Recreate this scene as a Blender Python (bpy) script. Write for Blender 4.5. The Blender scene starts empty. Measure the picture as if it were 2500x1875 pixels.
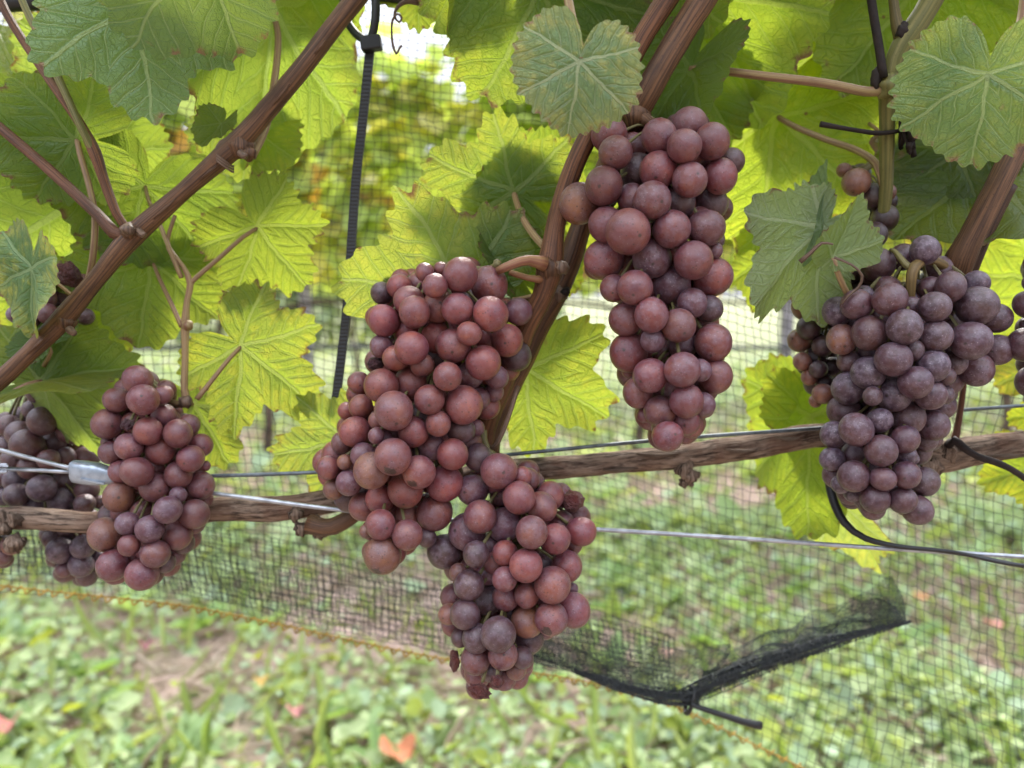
import bpy, math, random
import numpy as np
from mathutils import Vector, Matrix, Euler

random.seed(7)
rng = np.random.default_rng(11)
scene = bpy.context.scene
COL = scene.collection

# ------------------------------------------------------------------ camera
F = 1250 / math.tan(math.radians(34.5))          # focal length in photo pixels (2500 wide)
PITCH = math.radians(6.7)
CAM = Vector((0.0, 0.0, 0.95))
FWD = Vector((0, math.cos(PITCH), -math.sin(PITCH)))
UP = Vector((0, math.sin(PITCH), math.cos(PITCH)))
RIGHT = Vector((1, 0, 0))
cd = bpy.data.cameras.new("camera")
cam = bpy.data.objects.new("camera", cd)
COL.objects.link(cam)
cam.location = CAM
cam.rotation_euler = (math.pi / 2 - PITCH, 0, 0)
cd.sensor_width = 36
cd.lens = 18 / math.tan(math.radians(34.5))
cd.clip_start = 0.01
cd.clip_end = 2000
cd.dof.use_dof = True
cd.dof.focus_distance = 0.305
cd.dof.aperture_fstop = 7.4
scene.camera = cam

# ------------------------------------------------------------------ sky, sun, exposure
SUN_EL, SUN_AZ = math.radians(46), math.radians(10)   # behind the row, a little to the right
world = bpy.data.worlds.new("World")
scene.world = world
world.use_nodes = True
wn, wl = world.node_tree.nodes, world.node_tree.links
wn.clear()
sky = wn.new("ShaderNodeTexSky")
sky.sky_type = 'NISHITA'
sky.sun_disc = False
sky.sun_elevation = SUN_EL
sky.sun_rotation = SUN_AZ
sky.dust_density = 3.0
tc = wn.new("ShaderNodeTexCoord")
cn = wn.new("ShaderNodeTexNoise")
cn.inputs["Scale"].default_value = 2.2
cn.inputs["Detail"].default_value = 6
cr = wn.new("ShaderNodeValToRGB")
cr.color_ramp.elements[0].position = 0.32
cr.color_ramp.elements[0].color = (0.62, 0.62, 0.62, 1)
cr.color_ramp.elements[1].position = 0.62
cr.color_ramp.elements[1].color = (0.97, 0.97, 0.97, 1)
cm = wn.new("ShaderNodeMixRGB")
cm.inputs["Color2"].default_value = (7.7, 8.1, 9.1, 1)       # bright cloud deck
bg = wn.new("ShaderNodeBackground")
bg.inputs["Strength"].default_value = 0.10
wo = wn.new("ShaderNodeOutputWorld")
wl.new(tc.outputs["Generated"], cn.inputs["Vector"])
wl.new(cn.outputs["Fac"], cr.inputs["Fac"])
wl.new(cr.outputs["Color"], cm.inputs["Fac"])
wl.new(sky.outputs["Color"], cm.inputs["Color1"])
sep = wn.new("ShaderNodeSeparateXYZ")            # overcast sky: about three times brighter overhead than at the horizon
wl.new(tc.outputs["Generated"], sep.inputs[0])
zr = wn.new("ShaderNodeMapRange")
zr.inputs["From Min"].default_value = 0.0
zr.inputs["From Max"].default_value = 1.0
zr.inputs["To Min"].default_value = 0.19
zr.inputs["To Max"].default_value = 2.0
zsq = wn.new("ShaderNodeMath")
zsq.operation = 'MULTIPLY'
zsq.use_clamp = True
wl.new(sep.outputs["Z"], zsq.inputs[0])
wl.new(sep.outputs["Z"], zsq.inputs[1])
wl.new(zsq.outputs[0], zr.inputs["Value"])
mulc = wn.new("ShaderNodeMixRGB")
mulc.blend_type = 'MULTIPLY'
mulc.inputs["Fac"].default_value = 1.0
wl.new(cm.outputs["Color"], mulc.inputs["Color1"])
wl.new(zr.outputs["Result"], mulc.inputs["Color2"])
wl.new(mulc.outputs["Color"], bg.inputs["Color"])
wl.new(bg.outputs["Background"], wo.inputs["Surface"])
sd = bpy.data.lights.new("sun", 'SUN')
sd.energy = 1.5
sd.angle = math.radians(12)
sd.color = (1.0, 0.95, 0.88)
sun = bpy.data.objects.new("sun", sd)
COL.objects.link(sun)
sdir = Vector((math.sin(SUN_AZ) * math.cos(SUN_EL), math.cos(SUN_AZ) * math.cos(SUN_EL), math.sin(SUN_EL)))
sun.rotation_euler = sdir.to_track_quat('Z', 'Y').to_euler()
scene.view_settings.view_transform = 'Standard'
scene.view_settings.look = 'None'
scene.view_settings.gamma = 1
scene.view_settings.exposure = 2.35
scene.cycles.use_denoising = True
scene.cycles.max_bounces = 10
scene.cycles.transparent_max_bounces = 12


# ------------------------------------------------------------------ helpers: pixels to places
def P(x, y, d):
    """photo pixel (2500 wide) at camera depth d -> world point"""
    return CAM + FWD * d + RIGHT * ((x - 1250) / F * d) + UP * ((937.5 - y) / F * d)


K = 2500 / 2212


def V(x, y, d):
    """the same for pixels of the 2212-wide view of the photo"""
    return P(x * K, y * K, d)


def on_y(x, y, Y):
    """ray of a 2212-view pixel meets the plane world y = Y"""
    r = V(x, y, 1.0) - CAM
    return CAM + r * (Y / r.y)


def on_ground(x, y, z=0.0):
    r = V(x, y, 1.0) - CAM
    return CAM + r * ((z - CAM.z) / r.z)


# ------------------------------------------------------------------ helpers: objects
def link(o):
    COL.objects.link(o)
    return o


def thing(name, loc, label=None, cat=None, group=None):
    o = link(bpy.data.objects.new(name, None))
    o.empty_display_size = 0.02
    o.location = loc
    if label:
        o["label"] = label
    if cat:
        o["category"] = cat
    if group:
        o["group"] = group
    return o


def origin(o):
    p = Vector(o.location)
    while o.parent:
        o = o.parent
        p += Vector(o.location)
    return p


def mesh_obj(name, verts, faces, mat, parent=None, uvs=None, smooth=True, attrs=None, loc=None):
    """verts in world coordinates; local coordinates are taken off the parent's (or loc's) origin"""
    off = Vector((0, 0, 0))
    if parent is not None:
        off = origin(parent)
    elif loc is not None:
        off = Vector(loc)
    va = np.asarray(verts, dtype=np.float64).reshape(-1, 3) - np.array(off)
    me = bpy.data.meshes.new(name)
    me.from_pydata(va.tolist(), [], faces)
    if uvs is not None:
        lay = me.uv_layers.new(name="UVMap")
        idx = np.empty(len(me.loops), dtype=np.int32)
        me.loops.foreach_get("vertex_index", idx)
        lay.data.foreach_set("uv", np.asarray(uvs, dtype=np.float32)[idx].ravel())
    if attrs:
        for k, arr in attrs.items():
            a = me.attributes.new(k, 'FLOAT', 'POINT')
            a.data.foreach_set("value", np.asarray(arr, dtype=np.float32))
    if smooth:
        me.polygons.foreach_set("use_smooth", [True] * len(me.polygons))
    me.materials.append(mat)
    me.update()
    o = link(bpy.data.objects.new(name, me))
    if parent is not None:
        o.parent = parent
    elif loc is not None:
        o.location = loc
    return o


def big_mesh(name, verts, faces, nper, mat, loc=(0, 0, 0), colors=None, parent=None):
    """fast path: all faces have nper corners"""
    v = np.asarray(verts, dtype=np.float32).reshape(-1, 3) - np.array(loc, dtype=np.float32)
    f = np.asarray(faces, dtype=np.int32).reshape(-1, nper)
    me = bpy.data.meshes.new(name)
    me.vertices.add(len(v))
    me.vertices.foreach_set("co", v.ravel())
    me.loops.add(f.size)
    me.loops.foreach_set("vertex_index", f.ravel())
    me.polygons.add(len(f))
    me.polygons.foreach_set("loop_start", np.arange(len(f), dtype=np.int32) * nper)
    me.polygons.foreach_set("loop_total", np.full(len(f), nper, dtype=np.int32))
    if colors is not None:
        a = me.color_attributes.new("tint", 'FLOAT_COLOR', 'POINT')
        c = np.concatenate([np.asarray(colors, dtype=np.float32), np.ones((len(v), 1), np.float32)], axis=1)
        a.data.foreach_set("color", c.ravel())
    me.update(calc_edges=True)
    me.materials.append(mat)
    o = link(bpy.data.objects.new(name, me))
    if parent is not None:
        o.parent = parent
    else:
        o.location = loc
    return o


def catmull(pts, rad, step):
    pts = [Vector(p) for p in pts]
    n = len(pts)
    if n == 2:
        pts = [pts[0], (pts[0] + pts[1]) / 2, pts[1]]
        rad = [rad[0], (rad[0] + rad[1]) / 2, rad[1]]
        n = 3
    out, ro = [], []
    for i in range(n - 1):
        p0 = pts[max(i - 1, 0)]
        p1, p2 = pts[i], pts[i + 1]
        p3 = pts[min(i + 2, n - 1)]
        k = max(2, int((p2 - p1).length / step))
        for j in range(k):
            t = j / k
            a = 2 * p1
            b = (p2 - p0) * t
            c = (2 * p0 - 5 * p1 + 4 * p2 - p3) * t * t
            d = (3 * p1 - p0 - 3 * p2 + p3) * t ** 3
            out.append((a + b + c + d) / 2)
            s = t * t * (3 - 2 * t)
            ro.append(rad[i] * (1 - s) + rad[i + 1] * s)
    out.append(pts[-1])
    ro.append(rad[-1])
    return out, ro


def tube_data(pts, rad, seg=10, step=0.004, rough=0.0, ridges=0.0, base=0, seed=0, resample=True):
    """verts, faces, uvs of a tube through pts with radii rad"""
    if not isinstance(rad, (list, tuple)):
        rad = [rad] * len(pts)
    if resample:
        pts, rad = catmull(pts, list(rad), step)
    r = random.Random(seed + len(pts))
    verts, faces, uvs = [], [], []
    ref = Vector((0.13, -1, 0.21)).normalized()
    ph = [r.uniform(0, 6.28) for _ in range(6)]
    ridge = [r.uniform(-1, 1) for _ in range(seg)]
    L = 0.0
    n = len(pts)
    for i in range(n):
        t = (Vector(pts[min(i + 1, n - 1)]) - Vector(pts[max(i - 1, 0)]))
        t = t.normalized() if t.length > 1e-9 else Vector((0, 0, 1))
        a = t.cross(ref)
        if a.length < 1e-3:
            a = t.cross(Vector((1, 0, 0)))
        a.normalize()
        b = a.cross(t)
        ref = b if False else ref
        if i:
            L += (Vector(pts[i]) - Vector(pts[i - 1])).length
        for j in range(seg + 1):
            an = 2 * math.pi * j / seg
            rr = rad[i]
            if rough:
                rr *= 1 + rough * (math.sin(L * 310 + ph[0] + 2 * an) * .4 + math.sin(L * 140 + ph[1] + an) * .5 + math.sin(L * 720 + ph[2] + 3 * an) * .25)
            if ridges:
                rr *= 1 + ridges * (ridge[j % seg] * (0.6 + 0.4 * math.sin(L * 90 + (j % seg) * 1.7)))
            verts.append(Vector(pts[i]) + a * (math.cos(an) * rr) + b * (math.sin(an) * rr))
            uvs.append((j / seg, L * 40))
    w = seg + 1
    for i in range(n - 1):
        for j in range(seg):
            faces.append((base + i * w + j, base + i * w + j + 1, base + (i + 1) * w + j + 1, base + (i + 1) * w + j))
    c0 = len(verts)
    verts.append(Vector(pts[0]))
    uvs.append((0.5, 0))
    verts.append(Vector(pts[-1]))
    uvs.append((0.5, L * 40))
    for j in range(seg):
        faces.append((base + c0, base + j + 1, base + j))
        faces.append((base + c0 + 1, base + (n - 1) * w + j, base + (n - 1) * w + j + 1))
    return verts, faces, uvs


class MB:
    def __init__(self):
        self.v, self.f, self.u = [], [], []

    def tube(self, pts, rad, **kw):
        v, f, u = tube_data(pts, rad, base=len(self.v), **kw)
        self.v += v
        self.f += f
        self.u += u
        return self

    def lump(self, c, r, squash=(1, 1, 1), noise=0.25, seed=0, nu=12, nv=8):
        """irregular knob"""
        q = random.Random(seed)
        ph = [q.uniform(0, 6.28) for _ in range(6)]
        b = len(self.v)
        for i in range(nv + 1):
            th = math.pi * i / nv
            for j in range(nu):
                a = 2 * math.pi * j / nu
                d = Vector((math.sin(th) * math.cos(a), math.sin(th) * math.sin(a), math.cos(th)))
                k = 1 + noise * (math.sin(4 * d.x + ph[0]) * math.sin(5 * d.y + ph[1]) + .6 * math.sin(7 * d.z + ph[2] + 4 * d.x) + .4 * math.sin(11 * d.y + ph[3]))
                self.v.append(Vector(c) + Vector((d.x * squash[0], d.y * squash[1], d.z * squash[2])) * (r * k))
                self.u.append((j / nu, i / nv * .3))
        for i in range(nv):
            for j in range(nu):
                j2 = (j + 1) % nu
                self.f.append((b + i * nu + j, b + (i + 1) * nu + j, b + (i + 1) * nu + j2, b + i * nu + j2))
        return self

    def box(self, c, ax, ay, az):
        """box of half-axes ax, ay, az"""
        b = len(self.v)
        for sx in (-1, 1):
            for sy in (-1, 1):
                for sz in (-1, 1):
                    self.v.append(Vector(c) + ax * sx + ay * sy + az * sz)
                    self.u.append((.5 + .5 * sx, .5 + .5 * sz))
        for q in ((0, 1, 3, 2), (4, 6, 7, 5), (0, 4, 5, 1), (2, 3, 7, 6), (0, 2, 6, 4), (1, 5, 7, 3)):
            self.f.append(tuple(b + k for k in q))
        return self

    def build(self, name, mat, parent=None, smooth=True, loc=None):
        return mesh_obj(name, self.v, self.f, mat, parent, self.u, smooth, loc=loc)


# ------------------------------------------------------------------ materials
class N:
    """tiny node-graph helper"""

    def __init__(self, name):
        self.m = bpy.data.materials.new(name)
        self.m.use_nodes = True
        self.t = self.m.node_tree
        self.t.nodes.clear()
        self.out = self.t.nodes.new("ShaderNodeOutputMaterial")

    def n(self, kind, **kw):
        x = self.t.nodes.new(kind)
        for k, v in kw.items():
            if k.startswith("i_"):
                x.inputs[k[2:].replace("_", " ")].default_value = v
            else:
                setattr(x, k, v)
        return x

    def l(self, a, b):
        self.t.links.new(a, b)

    def put(self, sock, val):
        if val is None:
            return
        if hasattr(val, "links") or isinstance(val, bpy.types.NodeSocket):
            self.l(val, sock)
        else:
            if isinstance(val, tuple) and len(val) == 3 and sock.type == 'RGBA':
                val = (*val, 1)
            sock.default_value = val

    def math(self, op, a, b=None, c=None, clamp=False):
        x = self.n("ShaderNodeMath", operation=op, use_clamp=clamp)
        self.put(x.inputs[0], a)
        self.put(x.inputs[1], b)
        self.put(x.inputs[2], c)
        return x.outputs[0]

    def mix(self, fac, a, b, mode='MIX'):
        x = self.n("ShaderNodeMixRGB", blend_type=mode)
        self.put(x.inputs[0], fac)
        self.put(x.inputs[1], a)
        self.put(x.inputs[2], b)
        return x.outputs[0]

    def step(self, val, lo, hi, a=0.0, b=1.0):
        x = self.n("ShaderNodeMapRange", interpolation_type='SMOOTHSTEP')
        self.put(x.inputs["Value"], val)
        x.inputs["From Min"].default_value = lo
        x.inputs["From Max"].default_value = hi
        x.inputs["To Min"].default_value = a
        x.inputs["To Max"].default_value = b
        return x.outputs[0]

    def noise(self, vec, scale, detail=3, rough=0.55, dist=0.0):
        x = self.n("ShaderNodeTexNoise")
        self.put(x.inputs["Vector"], vec)
        x.inputs["Scale"].default_value = scale
        x.inputs["Detail"].default_value = detail
        x.inputs["Roughness"].default_value = rough
        x.inputs["Distortion"].default_value = dist
        return x

    def vor(self, vec, scale, feature='F1', rand=1.0):
        x = self.n("ShaderNodeTexVoronoi", feature=feature)
        self.put(x.inputs["Vector"], vec)
        x.inputs["Scale"].default_value = scale
        x.inputs["Randomness"].default_value = rand
        return x

    def bump(self, h, strength=0.3, dist=0.001, normal=None):
        x = self.n("ShaderNodeBump")
        x.inputs["Strength"].default_value = strength
        x.inputs["Distance"].default_value = dist
        self.put(x.inputs["Height"], h)
        if normal is not None:
            self.put(x.inputs["Normal"], normal)
        return x.outputs[0]

    def principled(self, base, rough=0.5, spec=0.5, metal=0.0, normal=None, **kw):
        x = self.n("ShaderNodeBsdfPrincipled")
        self.put(x.inputs["Base Color"], base)
        self.put(x.inputs["Roughness"], rough)
        self.put(x.inputs["Specular IOR Level"], spec)
        self.put(x.inputs["Metallic"], metal)
        if normal is not None:
            self.put(x.inputs["Normal"], normal)
        for k, v in kw.items():
            self.put(x.inputs[k.replace("_", " ")], v)
        return x.outputs[0]

    def surf(self, s):
        self.l(s, self.out.inputs["Surface"])
        return self.m

    def off(self, vec, scale=20.0):
        """vector + per-object random offset"""
        oi = self.n("ShaderNodeObjectInfo")
        v = self.n("ShaderNodeVectorMath", operation='ADD')
        self.put(v.inputs[0], vec)
        r = self.math('MULTIPLY', oi.outputs["Random"], scale)
        c = self.n("ShaderNodeCombineXYZ")
        self.put(c.inputs[0], r)
        self.put(c.inputs[1], self.math('MULTIPLY', r, 1.7))
        self.put(c.inputs[2], self.math('MULTIPLY', r, 0.6))
        self.l(c.outputs[0], v.inputs[1])
        return v.outputs[0], oi


def mat_grape(shrivel=False):
    g = N("grape_skin" if not shrivel else "dried_grape_skin")
    tco = g.n("ShaderNodeTexCoord").outputs["Object"]
    vec, oi = g.off(tco)
    skin = oi.outputs["Color"]
    bloom_amt = oi.outputs["Alpha"]
    n1 = g.noise(vec, 0.9, 3).outputs["Fac"]
    n2 = g.noise(vec, 2.6, 4, 0.6).outputs["Fac"]
    n3 = g.noise(vec, 9.0, 5, 0.65).outputs["Fac"]
    # ripening blush: amber patches on rose-brown skin, violet elsewhere
    amber = g.mix(1.0, skin, (1.55, 1.75, 1.15), 'MULTIPLY')
    violet = g.mix(1.0, skin, (0.74, 0.74, 1.0), 'MULTIPLY')
    c = g.mix(g.math('MULTIPLY', g.step(n1, .48, .74), .8), skin, amber)
    c = g.mix(g.step(n1, .50, .27), c, violet)
    c = g.mix(g.math('MULTIPLY', g.step(n3, .5, .75), .2), c, g.mix(1.0, c, (.6, .5, .5), 'MULTIPLY'))
    # waxy bloom
    bl = g.math('MULTIPLY', g.step(n2, .36, .66), bloom_amt)
    bl = g.math('MULTIPLY', bl, g.step(n3, .25, .6, .55, 1.0))
    lw = g.n("ShaderNodeLayerWeight")
    lw.inputs["Blend"].default_value = .32
    rimb = g.math('MULTIPLY', lw.outputs["Facing"], g.math('MULTIPLY', bloom_amt, .40))
    bl = g.math('ADD', bl, rimb, clamp=True)
    c = g.mix(bl, c, (.19, .145, .185))
    # pale dust specks
    v1 = g.vor(vec, 7).outputs["Distance"]
    v1b = g.vor(vec, 19).outputs["Distance"]
    sp = g.math('MULTIPLY', g.step(v1, .20, .10), g.step(n2, .42, .56))
    sp2 = g.math('MULTIPLY', g.step(v1b, .18, .08), g.step(g.noise(vec, 1.7, 2).outputs["Fac"], .50, .64))
    sp = g.math('MAXIMUM', sp, sp2)
    sp = g.math('MULTIPLY', sp, g.math('MULTIPLY_ADD', bloom_amt, 1.25, -.05), clamp=True)
    c = g.mix(g.math('MULTIPLY', sp, .85), c, (.58, .51, .49))
    # dark lenticels
    vv = g.vor(vec, 5.2)
    v2 = vv.outputs["Distance"]
    keep = g.n("ShaderNodeSeparateColor")
    g.l(vv.outputs["Color"], keep.inputs[0])
    ln = g.math('MULTIPLY', g.step(v2, .26, .14), g.math('GREATER_THAN', keep.outputs[0], .30))
    c = g.mix(g.math('MULTIPLY', ln, .72), c, (.035, .018, .014))
    # stylar scar at the local +Z pole; the object index widens it into a rotten spot
    sxyz = g.n("ShaderNodeSeparateXYZ")
    g.l(tco, sxyz.inputs[0])
    rr = g.math('SQRT', g.math('ADD', g.math('POWER', sxyz.outputs[0], 2.0), g.math('POWER', sxyz.outputs[1], 2.0)))
    rr = g.math('ADD', rr, g.math('MULTIPLY', g.math('SUBTRACT', n2, .5), g.math('MULTIPLY_ADD', oi.outputs["Object Index"], .75, .05)))
    rr = g.math('ADD', rr, g.math('MULTIPLY', g.math('SUBTRACT', n3, .5), .12))
    lim = g.math('MULTIPLY_ADD', oi.outputs["Object Index"], .21, .068)
    scar = g.step(g.math('SUBTRACT', rr, lim), .06, -.03)
    scar = g.math('MULTIPLY', scar, g.math('GREATER_THAN', sxyz.outputs[2], 0.0))
    c = g.mix(g.math('MULTIPLY', scar, .84), c, (.022, .014, .010))
    h = g.math('MULTIPLY_ADD', n3, .4, g.math('MULTIPLY', sp, .5))
    nb = g.bump(h, .22, .012)
    rough = g.math('ADD', g.math('MULTIPLY', bl, .20), .29)
    if shrivel:
        s = g.principled(c, .45, .5, normal=g.bump(g.noise(vec, 5, 4).outputs["Fac"], .6, .1))
    else:
        s = g.principled(c, rough, .55, normal=nb, Subsurface_Weight=.18, Subsurface_Radius=(1.0, .35, .2), Subsurface_Scale=.0028)
    return g.surf(s)


def mat_leaf():
    g = N("vine_leaf")
    uv = g.n("ShaderNodeUVMap").outputs[0]
    oi0 = g.n("ShaderNodeObjectInfo")
    m = g.n("ShaderNodeVectorMath", operation='MULTIPLY_ADD')
    g.l(uv, m.inputs[0])
    m.inputs[1].default_value = (3, 3, 0)
    m.inputs[2].default_value = (-1.5, -1.5, 0)
    flat = m.outputs[0]
    vec, oi = g.off(flat)
    wob = g.noise(vec, 2.4, 2)
    w = g.n("ShaderNodeVectorMath", operation='MULTIPLY_ADD')
    g.l(wob.outputs["Color"], w.inputs[0])
    w.inputs[1].default_value = (.13, .13, 0)
    g.l(flat, w.inputs[2])
    w2 = g.n("ShaderNodeVectorMath", operation='SUBTRACT')
    g.l(w.outputs[0], w2.inputs[0])
    w2.inputs[1].default_value = (.065, .065, 0)
    sx = g.n("ShaderNodeSeparateXYZ")
    g.l(w2.outputs[0], sx.inputs[0])
    X, Y = sx.outputs[0], sx.outputs[1]
    r = g.math('SQRT', g.math('ADD', g.math('MULTIPLY', X, X), g.math('MULTIPLY', Y, Y)))
    a = g.math('ABSOLUTE', g.math('ARCTAN2', X, Y))
    d0, d1, d2 = a, g.math('ABSOLUTE', g.math('SUBTRACT', a, .93)), g.math('ABSOLUTE', g.math('SUBTRACT', a, 1.95))
    dm = g.math('MINIMUM', d0, g.math('MINIMUM', d1, d2))
    t = g.math('MULTIPLY', r, g.math('SINE', dm))
    s = g.math('MULTIPLY', r, g.math('COSINE', dm))
    mainv = g.math('MULTIPLY', g.step(g.math('SUBTRACT', t, g.math('MULTIPLY', g.math('SUBTRACT', 1.15, r), .013)), .012, .001), 1.0)
    mwide = g.step(t, .075, .0)
    q = g.math('SUBTRACT', s, g.math('MULTIPLY', t, .95))
    pp = g.math('PINGPONG', g.math('ADD', q, .03), .075)
    secv = g.math('MULTIPLY', g.step(pp, .011, .002), g.step(t, .45, .25))
    swide = g.step(pp, .04, .0)
    vd = g.vor(vec, 11, 'DISTANCE_TO_EDGE').outputs["Distance"]
    terv = g.step(vd, .045, .008)
    vd2 = g.vor(vec, 30, 'DISTANCE_TO_EDGE').outputs["Distance"]
    finev = g.step(vd2, .09, .01)
    vein = g.math('MAXIMUM', mainv, g.math('MULTIPLY', secv, .75))
    soft = g.math('MAXIMUM', g.math('MULTIPLY', mwide, .8), g.math('MULTIPLY', swide, .5))
    n1 = g.noise(vec, 1.6, 4, .6).outputs["Fac"]
    n2 = g.noise(vec, 6.5, 4, .65).outputs["Fac"]
    n3 = g.noise(vec, 26, 3).outputs["Fac"]
    rim = g.n("ShaderNodeAttribute", attribute_name="rim").outputs["Fac"]
    yel = oi.outputs["Alpha"]
    tint = oi.outputs["Color"]
    # yellowing patches between the veins, more towards the margin
    yp = g.math('ADD', g.step(n2, .45, .72), g.math('MULTIPLY', g.step(rim, .5, 1.0), .55))
    yp = g.math('SUBTRACT', yp, g.math('MULTIPLY', soft, .5))
    yp = g.math('MULTIPLY', yp, yel, clamp=True)
    # upper-side reflectance
    up = g.mix(n1, (.050, .110, .030), (.085, .165, .050))
    up = g.mix(g.math('MULTIPLY', terv, .25), up, (.11, .19, .06))
    up = g.mix(yp, up, (.30, .30, .055))
    up = g.mix(g.math('MULTIPLY', vein, .7), up, (.23, .29, .115))
    bk = g.mix(n1, (.155, .205, .105), (.20, .25, .135))
    bk = g.mix(g.math('MULTIPLY', vein, .8), bk, (.30, .34, .20))
    bk = g.mix(yp, bk, (.32, .32, .10))
    geo = g.n("ShaderNodeNewGeometry")
    refl = g.mix(geo.outputs["Backfacing"], up, bk)
    # transmitted light
    tr = g.mix(n1, (.29, .39, .040), (.43, .49, .060))
    tr = g.mix(yp, tr, (.66, .56, .055))
    tr = g.mix(g.math('MULTIPLY', soft, .42), tr, (.22, .33, .018))
    tr = g.mix(g.math('MULTIPLY', terv, .30), tr, (.20, .34, .02))
    tr = g.mix(g.math('MULTIPLY', finev, .14), tr, (.18, .30, .02))
    tr = g.mix(g.math('MULTIPLY', vein, .62), tr, (.36, .42, .11))
    tr = g.mix(1.0, tr, tint, 'MULTIPLY')
    refl = g.mix(1.0, refl, tint, 'MULTIPLY')
    # dry brown margin and specks
    dry = g.math('MULTIPLY', g.step(rim, .90, .985), g.step(n2, .52, .62))
    dots = g.math('MULTIPLY', g.step(g.vor(vec, 3.1).outputs["Distance"], .055, .03), g.step(n1, .46, .52))
    patch = g.step(g.noise(vec, 1.9, 3).outputs["Fac"], .70, .75)
    brown = g.math('MAXIMUM', dry, g.math('MAXIMUM', g.math('MULTIPLY', dots, .9), g.math('MULTIPLY', patch, .75)))
    refl = g.mix(brown, refl, (.24, .15, .075))
    tr = g.mix(brown, tr, (.14, .075, .02))
    h = g.math('ADD', g.math('MULTIPLY', g.math('MAXIMUM', soft, g.math('MULTIPLY', terv, .35)), -1.0), g.math('MULTIPLY', finev, -.16))
    h = g.math('ADD', h, g.math('MULTIPLY', n3, .12))
    h = g.math('ADD', h, g.math('MULTIPLY', vein, .35))
    nb = g.bump(h, .85, .0015)
    pr = g.principled(refl, .43, .45, normal=nb)
    tl = g.n("ShaderNodeBsdfTranslucent")
    g.l(tr, tl.inputs["Color"])
    g.l(nb, tl.inputs["Normal"])
    mx = g.n("ShaderNodeMixShader")
    g.l(g.math('MULTIPLY_ADD', oi.outputs["Object Index"], -.01, .60, clamp=True), mx.inputs[0])
    g.l(pr, mx.inputs[1])
    g.l(tl.outputs[0], mx.inputs[2])
    return g.surf(mx.outputs[0])


def mat_cane(name, dark, light, streak=40, bumpd=.0006, wart=.5):
    g = N(name)
    uv = g.n("ShaderNodeUVMap").outputs[0]
    mp = g.n("ShaderNodeMapping")
    mp.inputs["Scale"].default_value = (1.0, .022, 1)
    g.l(uv, mp.inputs[0])
    vec, oi = g.off(mp.outputs[0])
    # wrap seam avoided by the streak noise being sampled round the stem
    st = g.noise(vec, streak, 4, .6).outputs["Fac"]
    mp2 = g.n("ShaderNodeMapping")
    mp2.inputs["Scale"].default_value = (1.4, 1.0, 1)
    g.l(uv, mp2.inputs[0])
    big = g.noise(mp2.outputs[0], 1.3, 4).outputs["Fac"]
    tco = g.n("ShaderNodeTexCoord").outputs["Object"]
    sp = g.vor(tco, 480).outputs["Distance"]
    c = g.mix(g.step(st, .34, .66), dark, light)
    c = g.mix(g.math('MULTIPLY', g.step(big, .45, .7), .5), c, tuple(x * .62 for x in dark))
    c = g.mix(g.math('MULTIPLY', g.step(sp, .22, .12), wart), c, (.03, .015, .01))
    c = g.mix(1.0, c, oi.outputs["Color"], 'MULTIPLY')
    nb = g.bump(g.math('ADD', st, g.math('MULTIPLY', big, .5)), .8, bumpd)
    return g.surf(g.principled(c, .55, .35, normal=nb))


def mat_plain(name, col, rough=.5, metal=0.0, spec=.5, nscale=60, namt=.35, bump=0.0, col2=None):
    g = N(name)
    tco = g.n("ShaderNodeTexCoord").outputs["Object"]
    n = g.noise(tco, nscale, 4, .6).outputs["Fac"]
    c2 = col2 or tuple(x * (1 - namt) for x in col)
    c = g.mix(g.step(n, .35, .65), col, c2)
    nb = g.bump(n, bump, .002) if bump else None
    return g.surf(g.principled(c, rough, spec, metal, normal=nb))


def mat_tint(name, trans=.4, rough=.6, spec=.3, tmul=(1.6, 1.5, .7)):
    """stuff leaves coloured one by one through the 'tint' attribute"""
    g = N(name)
    a = g.n("ShaderNodeAttribute", attribute_name="tint").outputs["Color"]
    tco = g.n("ShaderNodeTexCoord").outputs["Object"]
    n = g.noise(tco, 90, 2).outputs["Fac"]
    c = g.mix(g.math('MULTIPLY', n, .4), a, g.mix(1.0, a, (.6, .65, .5), 'MULTIPLY'))
    pr = g.principled(c, rough, spec)
    tl = g.n("ShaderNodeBsdfTranslucent")
    g.l(g.mix(1.0, c, tmul, 'MULTIPLY'), tl.inputs["Color"])
    mx = g.n("ShaderNodeMixShader")
    mx.inputs[0].default_value = trans
    g.l(pr, mx.inputs[1])
    g.l(tl.outputs[0], mx.inputs[2])
    return g.surf(mx.outputs[0])


def mat_soil():
    g = N("soil")
    tco = g.n("ShaderNodeTexCoord").outputs["Object"]
    n1 = g.noise(tco, 2.2, 4).outputs["Fac"]
    n2 = g.noise(tco, 26, 6, .7).outputs["Fac"]
    n3 = g.noise(tco, 120, 3, .7).outputs["Fac"]
    c = g.mix(g.step(n2, .35, .65), (.19, .13, .105), (.42, .31, .26))
    c = g.mix(g.math('MULTIPLY', g.step(n1, .45, .65), .55), c, (.14, .17, .06))
    sy = g.n("ShaderNodeSeparateXYZ")
    g.l(tco, sy.inputs[0])
    c = g.mix(g.math('MULTIPLY', g.step(sy.outputs[1], 4.5, 6.5), .7), c, g.mix(n2, (.13, .19, .07), (.26, .29, .16)))   # the next alley is grassed over
    c = g.mix(g.math('MULTIPLY', g.step(n3, .6, .75), .7), c, (.5, .40, .33))
    nb = g.bump(g.math('ADD', n2, g.math('MULTIPLY', n3, .4)), 1.0, .03)
    return g.surf(g.principled(c, .95, .1, normal=nb))


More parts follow.
